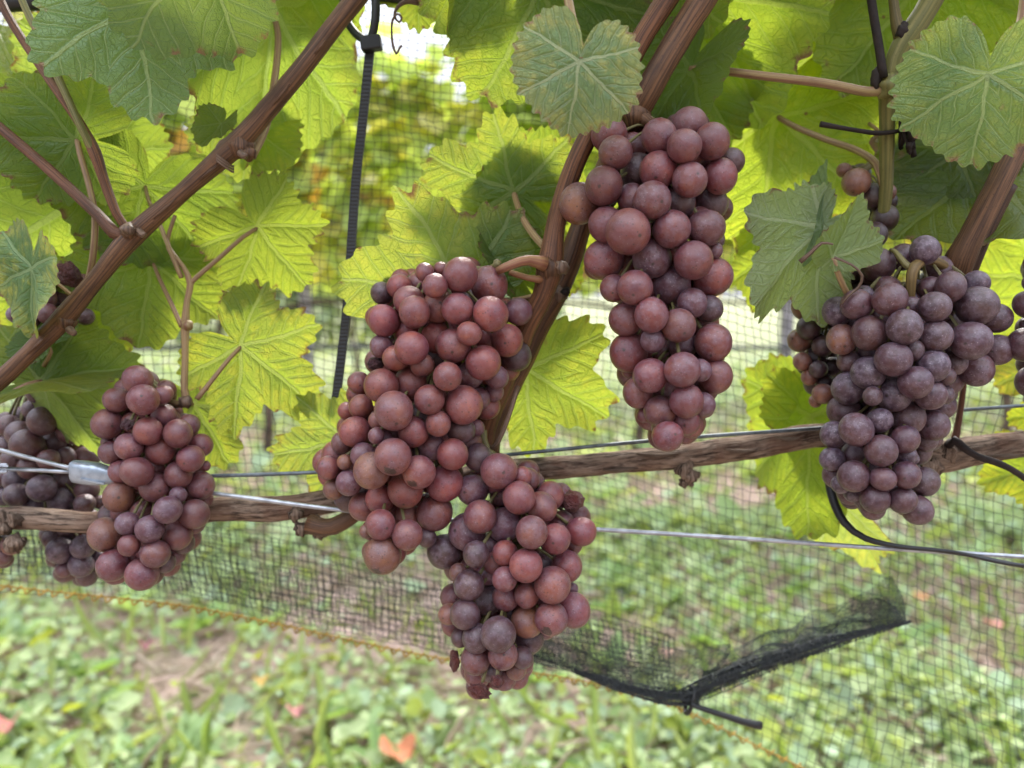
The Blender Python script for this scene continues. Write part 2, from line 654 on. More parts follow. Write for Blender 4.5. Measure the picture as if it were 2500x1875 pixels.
def mat_bark():
    g = N("old_vine_bark")
    uv = g.n("ShaderNodeUVMap").outputs[0]
    mp = g.n("ShaderNodeMapping")
    mp.inputs["Scale"].default_value = (1.0, .09, 1)
    g.l(uv, mp.inputs[0])
    st = g.noise(mp.outputs[0], 17, 6, .68, .4).outputs["Fac"]
    st2 = g.noise(mp.outputs[0], 44, 3, .6).outputs["Fac"]
    big = g.noise(uv, 1.1, 3).outputs["Fac"]
    c = g.mix(g.step(st, .34, .60), (.034, .022, .016), (.26, .185, .135))
    c = g.mix(g.math('MULTIPLY', g.step(st2, .55, .72), .75), c, (.36, .28, .22))
    c = g.mix(g.math('MULTIPLY', g.step(big, .45, .65), .5), c, (.13, .060, .035))
    nb = g.bump(g.math('ADD', st, g.math('MULTIPLY', st2, .5)), 1.0, .0022)
    return g.surf(g.principled(c, .85, .2, normal=nb))


M = {}
M["grape"] = mat_grape()
M["dried"] = mat_grape(True)
M["leaf"] = mat_leaf()
M["cane"] = mat_cane("ripe_cane", (.042, .018, .008), (.150, .072, .032))
M["green_cane"] = mat_cane("green_cane", (.085, .085, .022), (.17, .15, .045), 18, .0004, .25)
M["petiole"] = mat_cane("petiole", (.17, .085, .050), (.27, .20, .085), 10, .0002, .15)
M["tendril"] = mat_cane("dry_tendril", (.05, .03, .02), (.16, .10, .065), 14, .0003, .2)
M["stalk"] = mat_cane("grape_stalk", (.09, .075, .028), (.16, .135, .05), 12, .0003, .35)
M["bark"] = mat_bark()
M["wire"] = mat_plain("galvanised_wire", (.40, .42, .46), .38, .75, .5, 160, .35)
M["greywire"] = mat_plain("weathered_wire", (.125, .145, .16), .5, .55, .5, 200, .4)
M["joiner"] = mat_plain("cast_zinc", (.33, .38, .44), .35, .55, .5, 220, .25, .25)
M["black"] = mat_plain("black_plastic", (.007, .008, .009), .5, 0, .5, 120, .4)
M["net"] = mat_plain("net_thread", (.030, .036, .038), .6, 0, .4, 300, .4)
M["hem"] = mat_plain("amber_hem_yarn", (.40, .25, .05), .8, 0, .2, 300, .5)
M["dark_stem"] = mat_plain("dark_dead_stem", (.020, .012, .010), .7, 0, .3, 200, .5, .4)
M["weed"] = mat_tint("weed_leaf", .38)
M["crownleaf"] = mat_tint("far_vine_leaf", .62, .6, .3, (1.75, 1.65, .7))
M["straw"] = mat_tint("dry_straw", .15, .8, .2, (1, 1, 1))
M["needle"] = mat_tint("conifer_needles", .1, .8, .2, (1, 1, 1))
M["dryleaf"] = mat_tint("fallen_leaf", .3, .7, .2, (1.4, 1.0, .8))
M["soil"] = mat_soil()
M["trunk"] = mat_plain("vine_trunk_bark", (.11, .075, .055), .9, 0, .2, 30, .6, .6)
M["post"] = mat_plain("steel_post", (.33, .31, .33), .55, .4, .4, 20, .4)
M["hose"] = mat_plain("drip_hose", (.030, .031, .036), .5, 0, .4, 40, .3)

# ------------------------------------------------------------------ ground
gx = np.linspace(-1, 1, 121)
gx = np.sign(gx) * np.abs(gx) ** 3 * 300
gy = np.linspace(0, 1, 161)
gy = -20 + gy ** 3 * 620
gv, gf = [], []
for yy in gy:
    for xx in gx:
        hz = .02 * math.sin(xx * 2.3 + 1) * math.sin(yy * 2.9) + .012 * math.sin(xx * 7 + yy * 5.1)
        if max(abs(xx), abs(yy)) > 30:
            hz = 0
        gv.append((xx, yy, hz - .02))
w = len(gx)
for j in range(len(gy) - 1):
    for i in range(w - 1):
        gf.append((j * w + i, j * w + i + 1, (j + 1) * w + i + 1, (j + 1) * w + i))
ground = mesh_obj("ground", gv, gf, M["soil"])
ground["kind"] = "structure"


def leaf_cloud(pos, nrm, tip, size, wid, fold=.25):
    """n seven-corner leaves: fan of six triangles round the middle"""
    n = len(pos)
    side = np.cross(nrm, tip)
    side /= np.linalg.norm(side, axis=1)[:, None] + 1e-9
    prof = [(0, -.0, 0), (-.42, .25, 1), (-.36, .68, 1), (0, 1.0, .2), (.36, .68, 1), (.42, .25, 1), (0, .48, 0)]
    out = np.zeros((n, 7, 3))
    for k, (a, b, z) in enumerate(prof):
        out[:, k] = pos + side * (a * wid * size)[:, None] + tip * (b * size)[:, None] + nrm * (z * fold * size * .5)[:, None]
    base = (np.arange(n) * 7)[:, None, None]
    fan = np.array([[6, k, (k + 1) % 6] for k in range(6)])[None]
    return out.reshape(-1, 3), (base + fan).reshape(-1, 3)


def unit(a):
    return a / (np.linalg.norm(a, axis=1)[:, None] + 1e-9)


def patch(x, y):
    return (np.sin(x * 3.1 + .7 * np.sin(y * 2.3)) + np.sin(y * 4.7 + 1.3 + np.sin(x * 5.2)) + .7 * np.sin(x * 9.3 + y * 7.1)) / 2.7


def weeds(name, n, y0, y1, size, lab):
    yy = y0 + (y1 - y0) * rng.random(n) ** 1.25
    xx = (rng.random(n) * 2 - 1) * (1.1 * yy + .8)
    pt = patch(xx, yy)
    keep = rng.random(n) < np.clip(.50 + .75 * pt, .06, 1)
    xx, yy, pt = xx[keep], yy[keep], pt[keep]
    m = len(xx)
    # rosettes: leaves of one plant start from one spot
    spot = rng.random(m) < .85
    zz = rng.random(m) ** 1.6 * .07 * np.clip(.6 + pt, .2, 1.4)
    pos = np.stack([xx, yy, zz], 1)
    nr = unit(np.stack([rng.normal(0, .55, m), rng.normal(-.15, .55, m), np.full(m, 1.0)], 1))
    tp = unit(np.stack([rng.normal(0, 1, m), rng.normal(0, 1, m), rng.normal(.3, .5, m)], 1))
    tp = unit(tp - nr * (tp * nr).sum(1)[:, None])
    sz = size * np.exp(rng.normal(0, .38, m))
    wd = rng.uniform(.55, 1.35, m)
    v, f = leaf_cloud(pos, nr, tp, sz, wd)
    k = rng.random(m)[:, None]
    g = np.array([.175, .245, .090]) * (1 - k) + np.array([.33, .39, .20]) * k
    bl = rng.random(m) < .25
    g[bl] = np.array([.22, .29, .18]) * rng.uniform(.8, 1.3, (bl.sum(), 1))
    ye = rng.random(m) < .12
    g[ye] = np.array([.24, .28, .05]) * rng.uniform(.8, 1.2, (ye.sum(), 1))
    o = big_mesh(name, v, f, 3, M["weed"], colors=np.repeat(g, 7, axis=0))
    o["kind"] = "stuff"
    return o


weeds("weeds", 62000, .75, 3.2, .025, "")
weeds("far_weeds", 40000, 2.8, 14.0, .060, "")
def rosettes(n):
    cy = .9 + 3.4 * rng.random(n) ** 1.3
    cx = (rng.random(n) * 2 - 1) * (1.1 * cy + .8)
    ok = patch(cx, cy) > -.25
    cx, cy = cx[ok], cy[ok]
    k = 9
    an = rng.random((len(cx), k)) * 2 * np.pi
    pos = np.stack([np.repeat(cx, k), np.repeat(cy, k), np.full(len(cx) * k, .008)], 1)
    an = an.ravel()
    lift = rng.uniform(.15, .75, len(an))
    tp = unit(np.stack([np.cos(an), np.sin(an), lift], 1))
    nr = unit(np.stack([-np.cos(an) * lift, -np.sin(an) * lift, np.ones(len(an))], 1))
    nr = unit(nr - tp * (tp * nr).sum(1)[:, None])
    v, f = leaf_cloud(pos, nr, tp, rng.uniform(.05, .115, len(an)), rng.uniform(.25, .5, len(an)), .35)
    kk = np.repeat(rng.random(len(cx)), k)[:, None]
    c = (np.array([.15, .24, .075]) * (1 - kk) + np.array([.28, .37, .18]) * kk) * rng.uniform(.8, 1.2, (len(an), 1))
    o = big_mesh("dandelion_leaves", v, f, 3, M["weed"], colors=np.repeat(c, 7, axis=0))
    o["kind"] = "stuff"


rosettes(470)
# grass blades and straw
n = 3200
yy = .8 + 4.5 * rng.random(n) ** 1.4
xx = (rng.random(n) * 2 - 1) * (1.1 * yy + .8)
pos = np.stack([xx, yy, np.full(n, .0)], 1)
nr = unit(np.stack([rng.normal(0, 1, n), rng.normal(-1, .6, n), rng.normal(.3, .3, n)], 1))
tp = unit(np.stack([rng.normal(0, .9, n), rng.normal(0, .9, n), np.full(n, .7)], 1))
tp = unit(tp - nr * (tp * nr).sum(1)[:, None])
v, f = leaf_cloud(pos, nr, tp, rng.uniform(.05, .17, n), rng.uniform(.06, .13, n), .2)
k = rng.random((n, 1))
gcol = np.array([.17, .25, .07]) * (1 - k) + np.array([.32, .38, .16]) * k
o = big_mesh("grass", v, f, 3, M["weed"], colors=np.repeat(gcol, 7, axis=0))
o["kind"] = "stuff"
n = 13000
yy = .8 + 6 * rng.random(n) ** 1.4
xx = (rng.random(n) * 2 - 1) * (1.1 * yy + .8)
pos = np.stack([xx, yy, rng.uniform(.0, .03, n)], 1)
nr = unit(np.stack([rng.normal(0, .4, n), rng.normal(0, .4, n), np.full(n, 1.0)], 1))
tp = unit(np.stack([rng.normal(0, 1, n), rng.normal(0, 1, n), rng.normal(0, .12, n)], 1))
tp = unit(tp - nr * (tp * nr).sum(1)[:, None])
v, f = leaf_cloud(pos, nr, tp, rng.uniform(.03, .13, n), rng.uniform(.015, .045, n), .2)
k = rng.random((n, 1))
gcol = np.array([.42, .31, .25]) * (1 - k) + np.array([.60, .51, .42]) * k
o = big_mesh("dead_grass", v, f, 3, M["straw"], colors=np.repeat(gcol, 7, axis=0))
o["kind"] = "stuff"

# ------------------------------------------------------------------ the rows beyond
def crown_mesh(seed, h0, h1, half, thick, n, parent, at, warm=.18):
    q = np.random.default_rng(seed)
    x = q.uniform(-half, half, n)
    z = h0 + (h1 - h0) * q.beta(1.25, 1.1, n)
    top = 1 - .16 * np.abs(np.sin(x * 5 + seed)) - .10 * q.random(n)
    z = h0 + (z - h0) * top
    spike = q.random(n) < .07
    z[spike] += q.uniform(0, .22, spike.sum())
    y = q.normal(0, thick, n)
    pos = np.stack([x + at[0], y + at[1], z + at[2]], 1)
    nr = unit(np.stack([q.normal(0, .5, n), q.normal(-.75, .5, n), q.normal(.75, .5, n)], 1))
    tp = unit(np.stack([q.normal(0, .7, n), q.normal(0, .5, n), q.normal(-.7, .5, n)], 1))
    tp = unit(tp - nr * (tp * nr).sum(1)[:, None])
    v, f = leaf_cloud(pos, nr, tp, q.uniform(.11, .19, n), q.uniform(1.0, 1.4, n), .2)
    k = q.random(n)[:, None]
    c = np.array([.31, .41, .14]) * (1 - k) + np.array([.42, .50, .16]) * k
    low = np.clip(1.1 - (z - h0) / (h1 - h0) * 1.6, 0, 1)
    ye = q.random(n) < warm + .25 * low
    c[ye] = (np.array([.48, .46, .14]) * q.uniform(.7, 1.1, (ye.sum(), 1)))
    br = q.random(n) < .01 + .08 * low
    c[br] = np.array([.46, .27, .11]) * q.uniform(.6, 1.1, (br.sum(), 1))
    return big_mesh("crown", v, f, 3, M["crownleaf"], loc=at, colors=np.repeat(c, 7, axis=0), parent=parent)


ROWY = 4.2
xi = 0
names = ["leftmost", "second from the left", "third from the left", "fourth from the left", "fifth from the left",
         "sixth from the left", "seventh from the left", "rightmost"]
for row, (Y, cnt, sp, x0) in enumerate(((ROWY, 8, 1.02, -3.35), (7.6, 9, 1.5, -6.0))):
    for i in range(cnt):
        x = x0 + i * sp + random.uniform(-.12, .12)
        y = Y + random.uniform(-.06, .06)
        lab = ("blurred grapevine with yellowing lower leaves in the row beyond the net, " + names[i]) if row == 0 else \
            "distant grapevine standing in the second row beyond the net"
        t = thing("grapevine", (x, y, 0), lab, "grapevine", "grapevines in the row beyond the net" if row == 0 else "grapevines of the second row beyond")
        mb = MB()
        mb.tube([(x, y, -.03), (x + .03, y, .3), (x - .02, y + .02, .62), (x + .02, y, .85), (x + .05, y, 1.1)], [.032, .026, .024, .022, .014], seg=8, step=.05, rough=.12)
        mb.tube([(x, y, .82), (x - .2, y + .02, .90), (x - .5, y, .92)], [.018, .014, .010], seg=7, step=.06, rough=.12)
        mb.tube([(x, y, .82), (x + .2, y - .02, .90), (x + .5, y, .92)], [.018, .014, .010], seg=7, step=.06, rough=.12)
        mb.build("trunk", M["trunk"], t)
        crown_mesh(100 * row + i, 1.06, 2.50 + random.uniform(-.08, .08), sp * .56, .05, 520 if row == 0 else 900, t, (x, y, 0))
for i, x in enumerate((-3.9, -1.16, 1.55, 4.2)):
    lab = ["grey metal trellis post at the far left end of the row beyond", "grey metal trellis post left of the hanging cable tie, beyond the net",
           "grey metal trellis post hidden behind the middle grapes, beyond the net", "grey metal trellis post at the far right of the row beyond"][i]
    t = thing("trellis_post", (x, ROWY, 0), lab, "post", "posts of the row beyond the net")
    MB().box(Vector((x, ROWY - .02, 1.08)), Vector((.028, 0, 0)), Vector((0, .004, 0)), Vector((0, 0, 1.12))).build("front_flange", M["post"], t, False)
    MB().box(Vector((x - .026, ROWY + .012, 1.08)), Vector((.004, 0, 0)), Vector((0, .028, 0)), Vector((0, 0, 1.12))).build("side_flange", M["post"], t, False)
    MB().box(Vector((x + .026, ROWY + .012, 1.08)), Vector((.004, 0, 0)), Vector((0, .028, 0)), Vector((0, 0, 1.12))).build("side_flange", M["post"], t, False)
for z, r, mt, nm, lab, cat in ((.68, .013, "hose", "drip_hose", "dark drip hose slung low along the row beyond the net", "drip hose"),
                               (1.36, .006, "greywire", "trellis_wire", "blurred trellis wire along the yellow leaves of the row beyond", "wire")):
    mb = MB().tube([(-5, ROWY - .07, z), (-2, ROWY - .07, z - .015), (0, ROWY - .07, z), (2, ROWY - .07, z - .015), (5, ROWY - .07, z)], r, seg=8, step=.2)
    o = mb.build(nm, M[mt], loc=(0, ROWY - .07, z))
    o["label"] = lab
    o["category"] = cat


# a low hedge far off, closing the left half of the horizon
q = np.random.default_rng(91)
n = 5200
hxx = q.uniform(-15, 1.0, n)
hzz = (2.0 + .35 * np.sin(hxx * 1.7) + .2 * np.sin(hxx * 4.1)) * q.random(n) ** .8
pos = np.stack([hxx, 15 + q.normal(0, .35, n), hzz], 1)
nr = unit(np.stack([q.normal(0, .6, n), q.normal(-.6, .7, n), q.normal(.5, .5, n)], 1))
tp = unit(q.normal(0, 1, (n, 3)))
tp = unit(tp - nr * (tp * nr).sum(1)[:, None])
v, f = leaf_cloud(pos, nr, tp, q.uniform(.12, .28, n), q.uniform(.7, 1.1, n), .3)
c = np.array([.20, .25, .13]) * q.uniform(.7, 1.3, (n, 1))
hedge = big_mesh("hedge", v, f, 3, M["weed"], loc=(-7, 15, 0), colors=np.repeat(c, 7, axis=0))
hedge["label"] = "low grey green hedge far beyond the rows, seen under the yellow leaves"
hedge["category"] = "hedge"


def conifer(x, y, h, r, seed, lab):
    t = thing("conifer_tree", (x, y, 0), lab, "tree", "dark trees behind the far row")
    MB().tube([(x, y, -.1), (x, y, h * .5), (x, y, h * .97)], [.16, .10, .02], seg=8, step=.5).build("trunk", M["trunk"], t)
    q = np.random.default_rng(seed)
    n = 2600
    u = q.random(n) ** .8
    z = h * (.12 + .88 * u)
    lay = .65 + .35 * np.abs(np.sin(z * 4.0))
    rad = r * (1.04 - u) * lay * np.sqrt(q.random(n))
    an = q.random(n) * 2 * np.pi
    pos = np.stack([x + rad * np.cos(an), y + rad * np.sin(an), z - rad * .25], 1)
    tp = unit(np.stack([np.cos(an), np.sin(an), np.full(n, -.35)], 1))
    nr = unit(np.stack([q.normal(0, .3, n), q.normal(0, .3, n), np.full(n, 1)], 1))
    nr = unit(nr - tp * (tp * nr).sum(1)[:, None])
    v, f = leaf_cloud(pos, nr, tp, q.uniform(.25, .6, n), q.uniform(.3, .6, n), .3)
    c = np.array([.035, .050, .048]) * q.uniform(.6, 1.4, (n, 1))
    big_mesh("crown", v, f, 3, M["needle"], loc=(x, y, 0), colors=np.repeat(c, 7, axis=0), parent=t)


pc = V(690, 60, 26)
conifer(pc.x, pc.y, pc.z + 1.6, 1.25, 5, "tall dark conifer rising behind the diagonal cane near the cable tie")
pc = V(560, 190, 24)
conifer(pc.x, pc.y, pc.z + 1.4, 1.1, 6, "lower dark conifer left of the diagonal cane, behind the far vines")

# ------------------------------------------------------------------ bird net
NETY = .470
hem_px = [(-1300, 1010), (-500, 1148), (0, 1248), (400, 1312), (700, 1374), (1180, 1472), (1450, 1532), (1600, 1592), (1800, 1660), (2100, 1760), (2600, 1900), (3200, 2040)]
hx, hz = [], []
for a, b in hem_px:
    p = on_y(a, b, NETY)
    hx.append(p.x)
    hz.append(p.z)


def net_y(x, z):
    w_ = np.clip((x - .02) / .33, 0, 1)
    return NETY - .036 * w_ * w_ * (3 - 2 * w_) + .010 * np.sin(x * 9 + 1.2) + .006 * np.sin(x * 23 + z * 17) + .008 * np.sin(z * 13 + x * 4)


def thread_mesh(name, G, rv, rh, mat, parent, sv=1, sh=1):
    """G: (nu, nv, 3) lattice of crossings -> mesh of thin three-sided threads both ways"""
    nu, nv = G.shape[:2]
    ang = np.array([0, 2.094, 4.189])
    off = origin(parent)
    ox = np.stack([np.cos(ang), np.sin(ang), 0 * ang], 1)
    oz = np.stack([0 * ang, np.cos(ang), np.sin(ang)], 1)
    allv, allf, b = [], [], 0
    for (A, o3, r) in ((G, ox, rv), (G.transpose(1, 0, 2), oz, rh)):
        a, c = A.shape[:2]
        vv = A[:, :, None, :] + o3[None, None] * r
        idx = np.arange(a * c * 3).reshape(a, c, 3) + b
        p = idx[:, :-1]
        q = idx[:, 1:]
        quads = np.stack([p, np.roll(p, -1, 2), np.roll(q, -1, 2), q], -1).reshape(-1, 4)
        allv.append(vv.reshape(-1, 3))
        allf.append(quads)
        b += a * c * 3
    o = big_mesh(name, np.concatenate(allv), np.concatenate(allf), 4, mat, loc=tuple(off), parent=parent)
    o["kind"] = "stuff"
    return o


net = thing("bird_net", (0, NETY, .6), "fine black bird netting hanging behind the grapes with an amber stitched hem", "net")


def lattice(x0, x1, du, top_z, dv, ymod=0.0, up=None, ph=0.0, wob=.0016):
    xs = np.arange(x0, x1, du)
    hb = np.interp(xs, hx, hz)
    hb = np.convolve(np.pad(hb, 12, mode='edge'), np.ones(25) / 25, 'valid')
    tz = np.full(len(xs), top_z) if up is None else hb + up
    nv = int(np.max(tz - np.min(hb)) / dv) if up is None else int(up / dv)
    t = np.linspace(0, 1, nv)
    X = np.repeat(xs[:, None], nv, 1)
    if up is None:
        Zg = hb[:, None] + (tz - hb)[:, None] * t[None] ** .88
    else:
        Zg = hb[:, None] + (tz - hb)[:, None] * t[None]
    Zg = Zg + .004 * np.sin(X * 14 + Zg * 5 + ph) + .0025 * np.sin(X * 41 + Zg * 23 + 2 * ph)
    Xg = X + .004 * np.sin(Zg * 19 + X * 7 + ph) + .002 * np.sin(Zg * 47 + X * 31) + rng.normal(0, wob * .35, X.shape)
    Zg = Zg + rng.normal(0, wob * .30, X.shape)
    kp = on_y(1495, 1500, NETY)                      # threads drawn in towards the tied knot
    pull = .42 * np.exp(-np.hypot(Xg - kp.x, Zg - kp.z) / .050)
    Xg = Xg + (kp.x - Xg) * pull
    Zg = Zg + (kp.z - Zg) * pull * (Zg > kp.z)
    Xg = Xg + .005 * np.sin(Zg * 9 + X * 11 + 2 * ph)
    Zg = Zg + .005 * np.sin(X * 8.3 + .7 + ph) * np.clip((Zg - hb[:, None]) * 12, 0, 1)
    Yg = net_y(X, Zg) + ymod
    return np.stack([Xg, Yg, Zg], -1)


thread_mesh("net_mesh", lattice(-.78, .86, .0052, 1.36, .0066), .00020, .00021, M["net"], net)
# doubled lower band, left of the knot
xk = on_y(1470, 1500, NETY).x
thread_mesh("hem_band", lattice(-.70, xk, .0046, 0, .0048, .010, .052, 1.3), .00030, .00028, M["net"], net)
thread_mesh("hem_band", lattice(-.70, xk, .0041, 0, .0043, .020, .040, 2.9), .00028, .00028, M["net"], net)
# amber stitched hem
hem = MB()
xs = np.arange(-.72, .80, .0040)
for i, x in enumerate(xs):
    z = float(np.interp(x, hx, hz))
    y = float(net_y(x, z)) - .004
    zn = float(np.interp(x + .0040, hx, hz))
    if i % 2 == 0:
        hem.tube([(x, y, z + .001), (x + .0015, y - .002, z - .0016), (x + .004, y, zn + .0006), (x + .006, y + .001, zn + .002)], .00065, seg=4, step=.002)
pts = [(float(x), float(net_y(x, np.interp(x, hx, hz))) - .004, float(np.interp(x, hx, hz)) + .0012) for x in xs[::4]]
hem.tube(pts, .00055, seg=5, step=.01)
o = hem.build("hem", M["hem"], net)


def net_roll(name, pts, rad, n_long=26, ring_step=.0016, seed=3, flat=.55):
    """gathered net: lengthwise threads and many wrinkled cross threads round a flattened roll"""
    q = random.Random(seed)
    P2, R2 = catmull(pts, rad, .004)
    mb = MB()
    n = len(P2)
    fr = []
    for i in range(n):
        t = (P2[min(i + 1, n - 1)] - P2[max(i - 1, 0)]).normalized()
        a = t.cross(Vector((0, 1, 0))).normalized()
        b = a.cross(t)
        fr.append((t, a, b))
    for k in range(n_long):
        an = 2 * math.pi * k / n_long
        rk = q.uniform(.25, 1.0)
        ph = q.uniform(0, 6.28)
        line = []
        for i in range(n):
            t, a, b = fr[i]
            r = R2[i] * (rk + .14 * math.sin(i * .35 + ph))
            line.append(P2[i] + a * (math.cos(an + .25 * math.sin(i * .12 + ph)) * r) + b * (math.sin(an) * r * flat))
        mb.tube(line, .00032, seg=3, resample=False)
    i = 0.0
    while i < n - 1:
        t, a, b = fr[int(i)]
        fq = i - int(i)
        c = P2[int(i)].lerp(P2[int(i) + 1], fq)
        r = R2[int(i)]
        off = q.uniform(0, 6.28)
        line = []
        for j in range(11):
            an = off + 5.2 * j / 10
            rr = r * (.92 + .18 * math.sin(3 * an + off) + q.uniform(-.08, .08))
            line.append(c + a * (math.cos(an) * rr) + b * (math.sin(an) * rr * flat) + t * (.0012 * math.sin(an * 2 + off)))
        mb.tube(line, .0003, seg=3, resample=False)
        i += ring_step / .004 * q.uniform(.5, 1.3)
    o = mb.build(name, M["net"], net)
    o["kind"] = "stuff"


DN = .440
net_roll("net_roll", [V(1240, 1448, DN + .012), V(1340, 1482, DN + .004), V(1440, 1505, DN), V(1510, 1507, DN)],
         [.0012, .0034, .0056, .0056], seed=4, n_long=26, ring_step=.0016)
net_roll("net_roll", [V(1470, 1508, DN), V(1540, 1478, DN - .004), V(1640, 1438, DN - .008), V(1760, 1398, DN - .008), V(1860, 1370, DN - .004), V(1965, 1343, DN)],
         [.0054, .0058, .0062, .0048, .0026, .0007], seed=5, n_long=26, ring_step=.0018)


def net_fan(name, low, high, nu, nv, power, seed):
    """net drawn together: crossings crowd towards the gathered lower line and open out above it"""
    q = np.random.default_rng(seed)
    lo, _ = catmull([Vector(p) for p in low], [1] * len(low), .002)
    hi, _ = catmull([Vector(p) for p in high], [1] * len(high), .002)
    lo, hi = np.array(lo), np.array(hi)
    G = np.zeros((nu, nv, 3))
    for i in range(nu):
        s_ = i / (nu - 1)
        a = np.array([np.interp(s_ * (len(lo) - 1), np.arange(len(lo)), lo[:, k]) for k in range(3)])
        b = np.array([np.interp(s_ * (len(hi) - 1), np.arange(len(hi)), hi[:, k]) for k in range(3)])
        for j in range(nv):
            t = (j / (nv - 1)) ** power
            G[i, j] = a * (1 - t) + b * t
            G[i, j] += np.array((.0022 * math.sin(t * 7 + i * .05 + seed), .0035 * math.sin(s_ * 19 + t * 6 + seed), .0018 * math.sin(s_ * 31 + seed * 2 + t * 3))) * (.2 + .55 * t)
    G += q.normal(0, .00014, G.shape)
    thread_mesh(name, G, .00017, .00018, M["net"], net)


net_fan("net_gather", [V(1080, 1395, DN + .022), V(1240, 1448, DN + .012), V(1340, 1482, DN + .004), V(1440, 1505, DN), V(1520, 1500, DN)],
        [V(1060, 1290, DN + .028), V(1240, 1345, DN + .024), V(1360, 1390, DN + .02), V(1470, 1400, DN + .014), V(1580, 1390, DN + .01)], 150, 36, 1.9, 1)
net_fan("net_gather", [V(1120, 1420, DN + .014), V(1260, 1460, DN + .008), V(1350, 1488, DN + .002), V(1450, 1510, DN - .003)],
        [V(1090, 1360, DN + .018), V(1260, 1405, DN + .014), V(1370, 1435, DN + .01), V(1480, 1460, DN + .004)], 80, 16, 1.6, 2)
net_fan("net_flap", [V(1500, 1500, DN), V(1640, 1440, DN - .006), V(1760, 1400, DN - .007), V(1960, 1343, DN)],
        [V(1520, 1450, DN + .008), V(1650, 1372, DN + .010), V(1790, 1312, DN + .010), V(1935, 1250, DN + .006)], 150, 34, 1.35, 3)
net_fan("net_flap", [V(1520, 1492, DN - .004), V(1640, 1436, DN - .010), V(1760, 1398, DN - .010), V(1955, 1346, DN - .003)],
        [V(1560, 1448, DN + .002), V(1660, 1395, DN + .002), V(1790, 1345, DN + .002), V(1915, 1290, DN + .001)], 130, 24, 1.2, 4)
# black tie round the knot with its tail
tie = thing("net_tie", V(1490, 1515, DN - .004), "short black cord tied round the gathered net, its tail pointing right", "cord")
mb = MB().tube([V(1492, 1522, DN - .006), V(1550, 1541, DN - .008), V(1610, 1560, DN - .008), V(1642, 1567, DN - .006)], [.0015, .0017, .0021, .0026], seg=10)
mb.build("tail", M["black"], tie)
mb = MB()
c = V(1490, 1513, DN)
mb.tube([c + Vector((.0035 * math.sin(a) * .6, -.0052 * math.cos(a), .0078 * math.sin(a))) for a in np.linspace(0, 6.28, 15)], .0013, seg=8, step=.002)
mb.build("loop", M["black"], tie)

# ------------------------------------------------------------------ cordon and wires
cordL = thing("vine_cordon", V(-40, 1135, .362), "old peeling cordon running behind the front left bunch, with a rust brown spur", "vine cordon", "bark covered cordons of the vine")
MB().tube([V(-1800, 1150, .366), V(-900, 1120, .364), V(-160, 1130, .362), V(20, 1118, .362), V(200, 1128, .362), V(330, 1118, .363), V(470, 1100, .365), V(600, 1098, .365), V(700, 1085, .37), V(800, 1065, .375), V(930, 1040, .38)],
          [.0066, .0064, .0060, .0056, .0052, .0054, .0060, .0062, .0060, .0056, .005], seg=30, step=.003, rough=.05, ridges=.075).build("arm", M["bark"], cordL)
mb = MB()
for k in range(5):
    a = Vector((random.uniform(-1, 1), random.uniform(-.7, .2), random.uniform(-1, 1))) * .004
    mb.lump(V(655 + k * 9, 1118 + k * 7, .360) + a, .0032, seed=k, noise=.3)
mb.build("spur_knot", M["bark"], cordL)
MB().tube([V(668, 1132, .359), V(705, 1140, .357), V(740, 1128, .356), V(790, 1092, .357), V(840, 1060, .36)], [.0050, .0042, .0040, .0038, .0034], seg=14, rough=.05).build("spur", M["cane"], cordL)
mb = MB()
for k in range(6):
    mb.lump(V(20 + random.uniform(-28, 28), 1140 + random.uniform(-22, 35), .356), random.uniform(.002, .0042), seed=20 + k, noise=.35)
mb.build("knot", M["bark"], cordL)

cordR = thing("vine_cordon", V(1500, 985, .372), "old peeling cordon on the right, passing below the long single bunch", "vine cordon", "bark covered cordons of the vine")
MB().tube([V(930, 1060, .37), V(1040, 1025, .37), V(1150, 1014, .37), V(1300, 1002, .37), V(1480, 985, .372), V(1640, 962, .374), V(1780, 940, .376), V(1900, 955, .374), V(2010, 985, .372), V(2080, 978, .372), V(2160, 965, .374), V(2260, 952, .376), V(2420, 935, .38), V(3000, 930, .385), V(4200, 960, .39)],
          [.0055, .0058, .0056, .0054, .0060, .0062, .0060, .0068, .0082, .0074, .0066, .0064, .006, .006, .0064], seg=30, step=.003, rough=.055, ridges=.085).build("arm", M["bark"], cordR)
mb = MB()
for k, (a, b, r) in enumerate(((1480, 1015, .0042), (1487, 1030, .0036), (1478, 1042, .0024), (1500, 1028, .0022), (1493, 1046, .0014), (1508, 1026, .0013))):
    mb.lump(V(a, b, .368), r, seed=40 + k, noise=.3)
mb.build("knot", M["bark"], cordR)
mb = MB()
for k in range(6):
    mb.lump(V(2000 + random.uniform(-40, 60), 985 + random.uniform(-15, 28), .366), random.uniform(.003, .0055), seed=60 + k, noise=.3)
mb.build("knot", M["bark"], cordR)
# bark flakes standing off
for cord, span in ((cordL, [(60, 1112), (330, 1112), (500, 1092), (560, 1120), (620, 1095)]), (cordR, [(1180, 1010), (1340, 1016), (1420, 985), (1600, 975), (1700, 950), (2100, 970), (2180, 985)])):
    for (a, b) in span:
        q = random.uniform(25, 60)
        MB().tube([V(a - q, b + random.uniform(-6, 6), .3655), V(a, b, .3640), V(a + q, b + random.uniform(-6, 6), .3655)], [.0003, .0012, .0003], seg=6, step=.004, rough=.2).build("bark_strip", M["bark"], cord)

